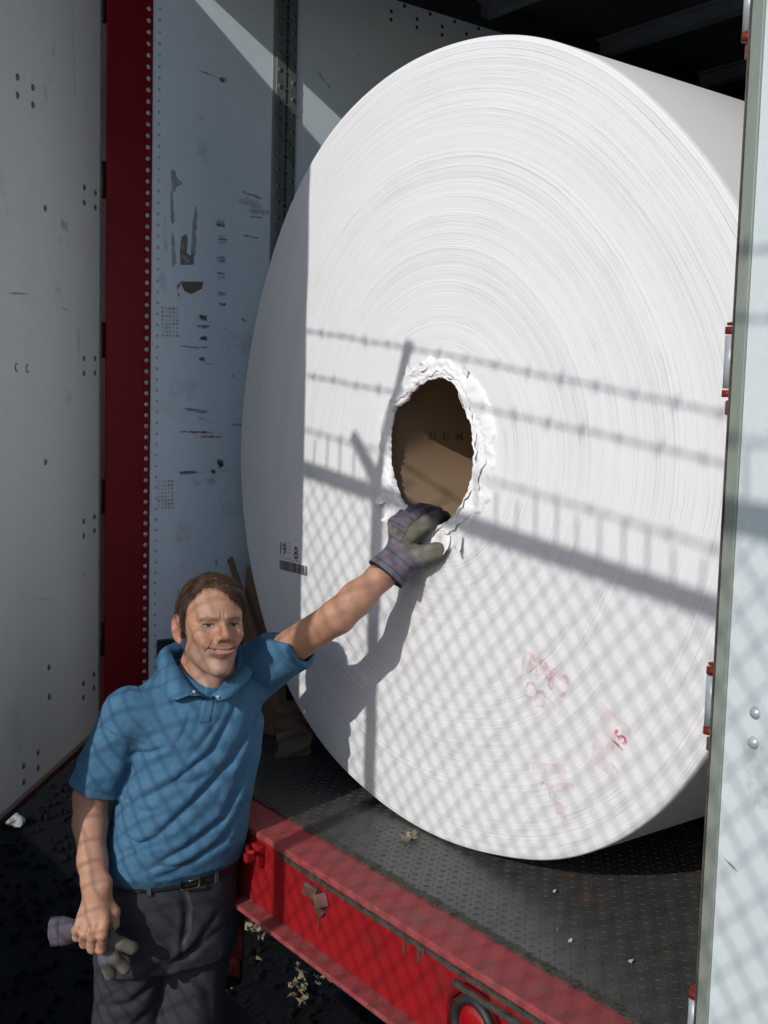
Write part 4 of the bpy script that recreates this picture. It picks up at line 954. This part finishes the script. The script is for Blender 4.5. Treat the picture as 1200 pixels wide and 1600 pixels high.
def shirt(P):
    d = loft(P, SHIRT, TY)
    x, z = P[:, 0], P[:, 2]
    fr_ = sst(-( -(P[:, 0] + .03) * math.sin(TY) + (P[:, 1] - .02) * math.cos(TY)), -.03, .03)
    for pl, a_, w_ in FOLDS:
        s_, f_ = polydist(x, z, pl); d = d + fr_ * f_ * a_ * .82 * (np.exp(-np.abs(s_ / (w_ * .8)) ** 1.4) - .55 * np.exp(-((s_ - 1.7 * w_) / (1.2 * w_)) ** 2) - .35 * np.exp(-((s_ + 1.7 * w_) / (1.2 * w_)) ** 2))
    d = smin(d, seg(P, (-.012, .05, 1.497), shL + V(-.004, 0, -.004), .062, .060), .05); d = smin(d, seg(P, (-.02, .045, 1.497), shR + V(.020, 0, .002), .060, .048), .05)
    def sleeve(sh, ud, hem, r0, r1, flat):
        e = sh + ud * (hem + .05); t = (P - sh) @ ud
        q = seg(P, sh, e, r0, r1 + (r1 - r0) * .3)
        a2 = np.cross(ud, V(.2, 1, 0)); a2 = a2 / np.linalg.norm(a2); a1 = np.cross(ud, a2); ang = np.arctan2((P - sh) @ a1, (P - sh) @ a2)
        q = q - .0018 * np.sin(ang * 5 + t * 30 + 1) * sst(t, .03, .12) - .0016 * np.sin(ang * 3 - t * 55)
        inner = seg(P, sh + ud * (hem - .035), e + ud * .05, r1 - .0085)
        q = np.maximum(q, -inner)
        return smax(q, (t - hem) + flat * ((P - sh) @ a2) / .05, .002)
    d = smin(d, sleeve(shL, udL, HEML, .068, .057, FLATL), .016); d = smin(d, sleeve(shR, udR, HEMR, .057, .059, FLATR), .012)
    d = d - .0016 * wob(P, 46, 10) - .0014 * np.abs(wob(P, 90, 10, 4, (1, 1, .6))) * 1.6 - .0007 * wob(P, 240, 10, 8)
    # neck opening and placket
    nk = seg(P, (-.014, .048, 1.50), (.030, .014, 1.62), .058, .075); nk = smin(nk, seg(P, (.020, -.040, 1.565), (.032, -.095, 1.528), .026, .013), .02)
    d = smax(d, -nk, .006)
    pl = np.maximum(np.abs(x - .030 + (1.50 - z) * .16) - .0125, np.maximum(1.462 - z, z - 1.56)); fr_ = fr_ * (np.abs(P[:, 0] - .03) < .06); d = d - .0022 * fr_ * sst(-pl, -.0012, .0012) + .0018 * fr_ * np.exp(-(pl / .0016) ** 2)
    return d
SH1, SH2 = np.array((.066, .160, .262)), np.array((.050, .126, .212))
def shirt_col(P):
    n = (.5 + .5 * wob(P, 120, 12))[:, None]; n2 = (.5 + .5 * wob(P, 1500, 12, 5))[:, None]
    c = (SH2 * (1 - n) + SH1 * n) * (.84 + .32 * n2)
    for sh, ud, hem in ((shL, udL, HEML), (shR, udR, HEMR)):     # hem stitching and arm seams
        t = (P - sh) @ ud; near = np.sqrt((((P - sh) - t[:, None] * ud) ** 2).sum(1)) < .085
        c = c * (1 - (near * .35 * np.exp(-((t - hem + .022) / .0016) ** 2))[:, None]); c = c * (1 - (near * .30 * np.exp(-((t - .035) / .0018) ** 2))[:, None])
    return c
M_SHIRT = attr_mat('blue_pique_cotton', .9, 520, .35, .0012, .22, 0, (1, 1, 1), .1)
shirt_o = surface('shirt', shirt, shirt_col, (-.34, -.20, 1.08), (.32, .22, 1.62), .0026, M_SHIRT, PERSON)
# collar
def strip3(name, rows, mat, parent, thick=.0022, sub=6):
    def cr(pts, n):
        out = []; P = [Vector(p_) for p_ in pts]; P = [P[0] * 2 - P[1]] + P + [P[-1] * 2 - P[-2]]
        for i in range(1, len(P) - 2):
            for k in range(n):
                t = k / n; a, b, c, d_ = P[i - 1:i + 3]
                out.append(.5 * ((2 * b) + (c - a) * t + (2 * a - 5 * b + 4 * c - d_) * t * t + (3 * b - a - 3 * c + d_) * t ** 3))
        out.append(P[-2]); return out
    R_ = [cr(r_, sub) for r_ in rows]; n = len(R_[0]); rowsf = []
    for j in range(len(R_)): rowsf.append(R_[j])
    vs = [p_ for r_ in rowsf for p_ in r_]; fs = [(j * n + k, j * n + k + 1, (j + 1) * n + k + 1, (j + 1) * n + k) for j in range(len(rowsf) - 1) for k in range(n - 1)]
    me = bpy.data.meshes.new(name); me.from_pydata([tuple(v) for v in vs], [], fs); bm = bmesh.new(); bm.from_mesh(me)
    bmesh.ops.recalc_face_normals(bm, faces=bm.faces[:]); bmesh.ops.solidify(bm, geom=bm.faces[:], thickness=thick)
    for f in bm.faces: f.smooth = True
    bm.to_mesh(me); bm.free(); me.materials.append(mat); o = bpy.data.objects.new(name, me); COL.objects.link(o); o.parent = parent
    c = shirt_col(np.array([v.co for v in me.vertices], np.float32)) * 1.06; at = me.attributes.new('Col', 'FLOAT_COLOR', 'POINT'); at.data.foreach_set('color', np.concatenate([c, np.ones((len(c), 1))], 1).astype(np.float32).ravel())
    return o
stand = [(.024, -.072, 1.512), (-.004, -.060, 1.520), (-.034, -.030, 1.535), (-.064, .020, 1.552), (-.078, .075, 1.560), (-.045, .118, 1.562), (.010, .125, 1.560), (.066, .105, 1.55), (.084, .055, 1.54), (.074, .0, 1.525), (.054, -.045, 1.515), (.036, -.070, 1.510)]
fold = [(.022, -.084, 1.527), (-.006, -.073, 1.541), (-.034, -.042, 1.566), (-.066, .018, 1.592), (-.082, .072, 1.600), (-.050, .125, 1.606), (.012, .134, 1.610), (.076, .114, 1.595), (.101, .062, 1.572), (.090, .002, 1.557), (.063, -.054, 1.540), (.040, -.080, 1.526)]
mid = [(.008, -.094, 1.530), (-.024, -.092, 1.530), (-.056, -.060, 1.547), (-.088, .012, 1.575), (-.102, .076, 1.590), (-.064, .138, 1.592), (.012, .148, 1.590), (.092, .124, 1.575), (.120, .062, 1.558), (.108, -.012, 1.545), (.078, -.068, 1.532), (.050, -.088, 1.522)]
outr_ = [(.000, -.092, 1.530), (-.042, -.099, 1.519), (-.074, -.064, 1.532), (-.100, .010, 1.558), (-.110, .078, 1.572), (-.064, .140, 1.574), (.012, .150, 1.572), (.092, .125, 1.558), (.118, .060, 1.544), (.108, -.016, 1.533), (.082, -.078, 1.521), (.056, -.094, 1.516)]
collar = strip3('collar', [stand, fold, mid, outr_], M_SHIRT, shirt_o)
M_BTN = surf('shirt_button', (.40, .44, .48), (.30, .33, .37), scale=80, rough=.35, bump=0)
for c_ in ((.004, -.0975, 1.537), (.056, -.0925, 1.524)):
    g = MB(); g.dome(c_, (.2, -1, .25), .0034, .0016, 12, 2); g.build('button', M_BTN, shirt_o)

# trousers, belt, shoes
HIP = [(.80, -.088, .010, .150, .105), (.90, -.086, .010, .157, .115), (1.00, -.083, .008, .158, .115), (1.098, -.076, .004, .155, .110)]
HY = R(24)
def trousers(P):
    d = loft(P, HIP, HY)
    d2 = np.maximum(d, .88 - P[:, 2])
    lr = chain(P, [(-.162, -.018, .92), (-.184, .010, .70), (-.190, .022, .50), (-.200, .045, .05)], [.090, .079, .066, .057], .03); ll = chain(P, [(-.020, .040, .92), (-.048, .030, .70), (-.030, .045, .50), (.0, .085, .05)], [.090, .080, .066, .057], .03)
    d = smin(smin(d2, lr, .025), smin(d2, ll, .025), .01)
    d = np.maximum(np.maximum(d, P[:, 2] - 1.098), .035 - P[:, 2])
    x, z = P[:, 0], P[:, 2]; fr_ = sst(-P[:, 1], -.03, .03)
    for pl, a_, w_ in (([(-.03, 1.08), (-.022, 1.02), (-.03, .95), (-.035, .90)], .004, .006), ([(.03, .95), (-.02, .915), (-.08, .90)], .006, .010), ([(.045, 1.0), (-.01, .93), (-.09, .875)], .0045, .009), ([(-.05, .93), (-.12, .87), (-.2, .84)], .005, .010), ([(-.08, .86), (-.15, .80), (-.23, .78)], .005, .010), ([(-.10, .78), (-.17, .72), (-.24, .71)], .004, .009), ([(-.03, .88), (.01, .80), (.02, .72)], .004, .010)):
        s_, f_ = polydist(x, z, pl); d = d + fr_ * f_ * a_ * (np.exp(-(s_ / w_) ** 2) - .6 * np.exp(-((s_ - 2 * w_) / (1.3 * w_)) ** 2))
    return d - .0022 * wob(P, 40, 10) - .0008 * wob(P, 140, 10, 3)
def trous_col(P):
    n = (.5 + .5 * wob(P, 60, 10))[:, None]; n2 = (.5 + .5 * wob(P, 1400, 10, 4))[:, None]; c = (np.array((.030, .033, .038)) * (1 - n) + np.array((.044, .047, .052)) * n) * (.8 + .4 * n2)
    s_, f_ = polydist(P[:, 0], P[:, 2], [(-.022, 1.085), (-.012, 1.03), (-.016, .975), (-.03, .95)]); m_ = ((P[:, 1] < 0) * np.exp(-(s_ / .0022) ** 2) * .5)[:, None]
    return c * (1 - m_) + np.array((.15, .15, .15)) * m_
M_TROU = attr_mat('dark_cotton_twill', .92, 420, .3, .0012, .2, 0, (1, 1, 1), .08)
tr = surface('trousers', trousers, trous_col, (-.32, -.18, .02), (.14, .20, 1.11), .0034, M_TROU, PERSON)
BELT = [(1.083, -.0765, .004, .1625, .1165), (1.117, -.0745, .004, .1615, .1160)]
M_LEATHER = surf('black_leather', (.010, .010, .011), (.006, .006, .006), scale=60, rough=.62, bump=.15)
surface('belt', lambda P: np.maximum(loft(P, BELT, HY), -loft(P, [(1.0, -.0765, .004, .157, .111), (1.2, -.0765, .004, .157, .111)], HY)), None, (-.28, -.16, 1.07), (.12, .16, 1.125), .0025, M_LEATHER, PERSON)
def onloft(u, tab_row, yaw, grow=0):
    z, cx_, cy_, a_, b_ = tab_row; uu = u; vv = -(1 - min(1, abs(u)) ** 2.3) ** (1 / 2.3)
    x, y = uu * (a_ + grow), vv * (b_ + grow); return Vector((cx_ + x * math.cos(yaw) - y * math.sin(yaw), cy_ + x * math.sin(yaw) + y * math.cos(yaw), z))
bk = onloft(.10, (1.100, -.0755, .004, .1625, .1165), HY, .004); g = MB(); ex = Vector((math.cos(HY), math.sin(HY), 0)); ez = Vector((0, 0, 1))
lp = [bk + ex * (.021 * sx_) + ez * (.019 * sz_) for sx_, sz_ in ((-1, -.8), (-1, .8), (-.8, 1), (.8, 1), (1, .8), (1, -.8), (.8, -1), (-.8, -1), (-1, -.8))]
g.tube(lp, .0020, 8); g.tube([bk + ex * -.004 + ez * .0, bk + ex * .02], .0016, 6); g.build('buckle', surf('brass', (.16, .125, .07), (.10, .075, .04), scale=50, rough=.35, metal=.8, bump=0), PERSON)
for u in (-.45, .50, -.93):
    br_ = (1.099, -.0755, .004, .1625, .1165); p_ = onloft(u, br_, HY, .0008); tg = onloft(u + .02, br_, HY) - onloft(u - .02, br_, HY); g = MB(); g.box((-.0048, -.0018, -.022), (.0048, .0018, .020), M=Matrix.Translation(p_) @ Matrix.Rotation(math.atan2(tg.y, tg.x), 4, 'Z'), bev=.0008); o = g.build('belt_loop', surf('twill_loop', (.05, .056, .07), scale=80, rough=.9), PERSON)
for sx_, c_ in ((-.200, .045), (.0, .085)):
    def shoe(P, sx_=sx_, c_=c_):
        d = smin(ell(P, (sx_, c_ + .01, .055), (.045, .055, .055)), ell(P, (sx_ + .005, c_ - .12, .038), (.047, .085, .036)), .05); d = smin(d, seg(P, (sx_, c_, .03), (sx_ + .004, c_ - .13, .022), .043, .040), .03)
        return np.maximum(d, .001 - P[:, 2])
    surface('shoe', shoe, None, (sx_ - .08, c_ - .25, -.01), (sx_ + .08, c_ + .10, .13), .004, M_LEATHER, PERSON)

# work glove worn on the raised hand
CUF0, CUF1 = wrL + V(.010, .000, .014), V(.424, .036, 1.776)
cax = (CUF1 - CUF0) / np.linalg.norm(CUF1 - CUF0); clen = float(np.linalg.norm(CUF1 - CUF0))
fp = np.cross(cax, V(-.788, -.6155, 0)); fp /= np.linalg.norm(fp); fn = np.cross(cax, fp)
def cuff(P):
    q = P - CUF0; t = q @ cax; u = q @ fp; v = q @ fn; r_ = .0430 + .006 * sst(t, 0, clen)
    a = np.arctan2(v, u); rr_ = np.sqrt((u / 1.0) ** 2 + (v / .90) ** 2); d = rr_ - r_ - .0015 * np.sin(a * 4 + t * 60)
    inn = rr_ - (r_ - .0045)
    return np.maximum(np.maximum(np.maximum(d, -np.maximum(inn, .012 - t)), t - clen), -.008 - t) * .85
def glove(P):
    return smin(hand_l(P, 1.0, .0012), cuff(P), .012) - .0012 * wob(P, 130, 10) - .0006 * wob(P, 420, 8)
def stripes(t, base=(.118, .118, .150), dark=(.062, .065, .088), pink=(.145, .095, .115)):
    c = np.tile(np.array(base), (len(t), 1)); f = (t / .030) % 1
    def mx(m_, col): nonlocal c; m_ = np.clip(m_, 0, 1)[:, None]; c = c * (1 - m_) + np.array(col) * m_
    mx(np.exp(-((f - .25) / .10) ** 2), pink); mx(np.exp(-((f - .72) / .07) ** 2), dark); mx(np.exp(-((f - .5) / .05) ** 2) * .5, pink); return c
LEA = np.array((.150, .140, .115))
def glove_col(P):
    t = (P - CUF0) @ cax; n = (.5 + .5 * wob(P, 150, 10))[:, None]; c = stripes(t + .01 * n[:, 0] * .2)
    lea = LEA * (.55 + .75 * n) * (.9 + .2 * (.5 + .5 * wob(P, 900, 8))[:, None])
    dF = np.stack([chain(P, f_[0], [f_[1]] * 4) for f_ in FINL]); ni = dF.argmin(0); dT = chain(P, THL, [.02] * 4)
    # leather: thumb, palm side and index finger, a band over the knuckles; cloth on the back
    dKn = seg(P, FINL[0][0][0], FINL[3][0][0], .0); k1 = np.abs((P - V(.468, .060, 1.866)) @ V(.35, -.1, .93))
    side = (P - V(.474, .058, 1.86)) @ V(.83, -.38, -.40)
    m_ = (t < -.004) & ((side > .004) | (dT < .006)); band = (t < -.01) & (k1 < .012) & (side < .002)
    up_ = ((ni == 0) & (dF[0] < .006) & (side > -.004)); m_ = m_ | band | up_
    sm_ = np.exp(-((side - .004) / .0014) ** 2) * (t < -.004) + np.exp(-((k1 - .012) / .0012) ** 2) * (t < -.01) * (side < .002); c = np.where(m_[:, None], lea, c) * (1 - .55 * np.clip(sm_, 0, 1))[:, None] * (.8 + .4 * n); tips = np.array([f_[0][3] for f_ in FINL]); dt = np.min([np.sqrt(((P - tp) ** 2).sum(1)) for tp in tips], 0); dt2 = np.min([np.sqrt(((P - np.array(f_[0][2])) ** 2).sum(1)) for f_ in FINL], 0)
    k = sst(-np.minimum(dt, dt2), -.034, -.014)[:, None]; c = c * (1 - k * .8) + np.array((.028, .027, .026)) * k * .8
    rim = sst(t, clen - .006, clen - .004)[:, None]; return c * (1 - rim) + np.array((.012, .014, .028)) * rim
M_GLOVE = attr_mat('work_glove', .85, 420, .35, .0015, .2, 0, (1, 1, 1), .15)
gl = surface('glove', glove, glove_col, (.36, -.06, 1.72), (.62, .26, 1.98), .0020, M_GLOVE, PERSON)
gl['label'] = 'grey leather work glove with striped cuff worn on raised hand'

# second glove held in the lowered hand
def held(P):
    q = P - V(-.222, -.190, 1.030); ax_ = V(-.985, .05, -.06); ax_ = ax_ / np.linalg.norm(ax_); t = q @ ax_; r3 = q - t[:, None] * ax_; u, v = r3[:, 1], r3[:, 2]
    rr_ = np.sqrt((u / .8) ** 2 + (v / 1.15) ** 2); r_ = .017 + .012 * sst(t, .0, .06)
    d = np.maximum(np.maximum(rr_ - r_ - .001 * np.sin(np.arctan2(v, u) * 3), t - .078), -t - .06); d = np.maximum(d, -np.maximum(rr_ - r_ + .004, .03 - t))
    d = smin(d, seg(P, (-.220, -.190, 1.022), (-.175, -.190, 1.005), .018, .020), .014)
    for pts, r_ in ((((-.190, -.192, 1.006), (-.182, -.196, .965), (-.172, -.192, .930)), .0140), (((-.182, -.190, 1.004), (-.160, -.194, .968), (-.140, -.190, .942)), .0135), (((-.178, -.188, 1.010), (-.150, -.190, 1.000), (-.126, -.184, .986)), .0145)):
        d = smin(d, chain(P, pts, [r_ * 1.05, r_ * .95, r_], .006), .006)
    return d - .0012 * wob(P, 140, 8)
def held_col(P):
    t = -(P[:, 0] + .222); n = (.5 + .5 * wob(P, 150, 10))[:, None]; c = np.where((t > -.012)[:, None], stripes(t * .9) * .8, LEA * .72 * (.7 + .6 * n))
    cl = ((P[:, 2] > .962) & (P[:, 0] < -.165) & (t <= -.012))[:, None]; c = np.where(cl, np.array((.11, .105, .13)) * (.8 + .4 * n), c); return c
hg = surface('work_glove', held, held_col, (-.33, -.26, .89), (-.09, -.13, 1.09), .0022, M_GLOVE, None)
hg.matrix_world = PMAT
tag(hg, 'grey work glove with striped cuff hanging from the lowered bare fist', 'glove')
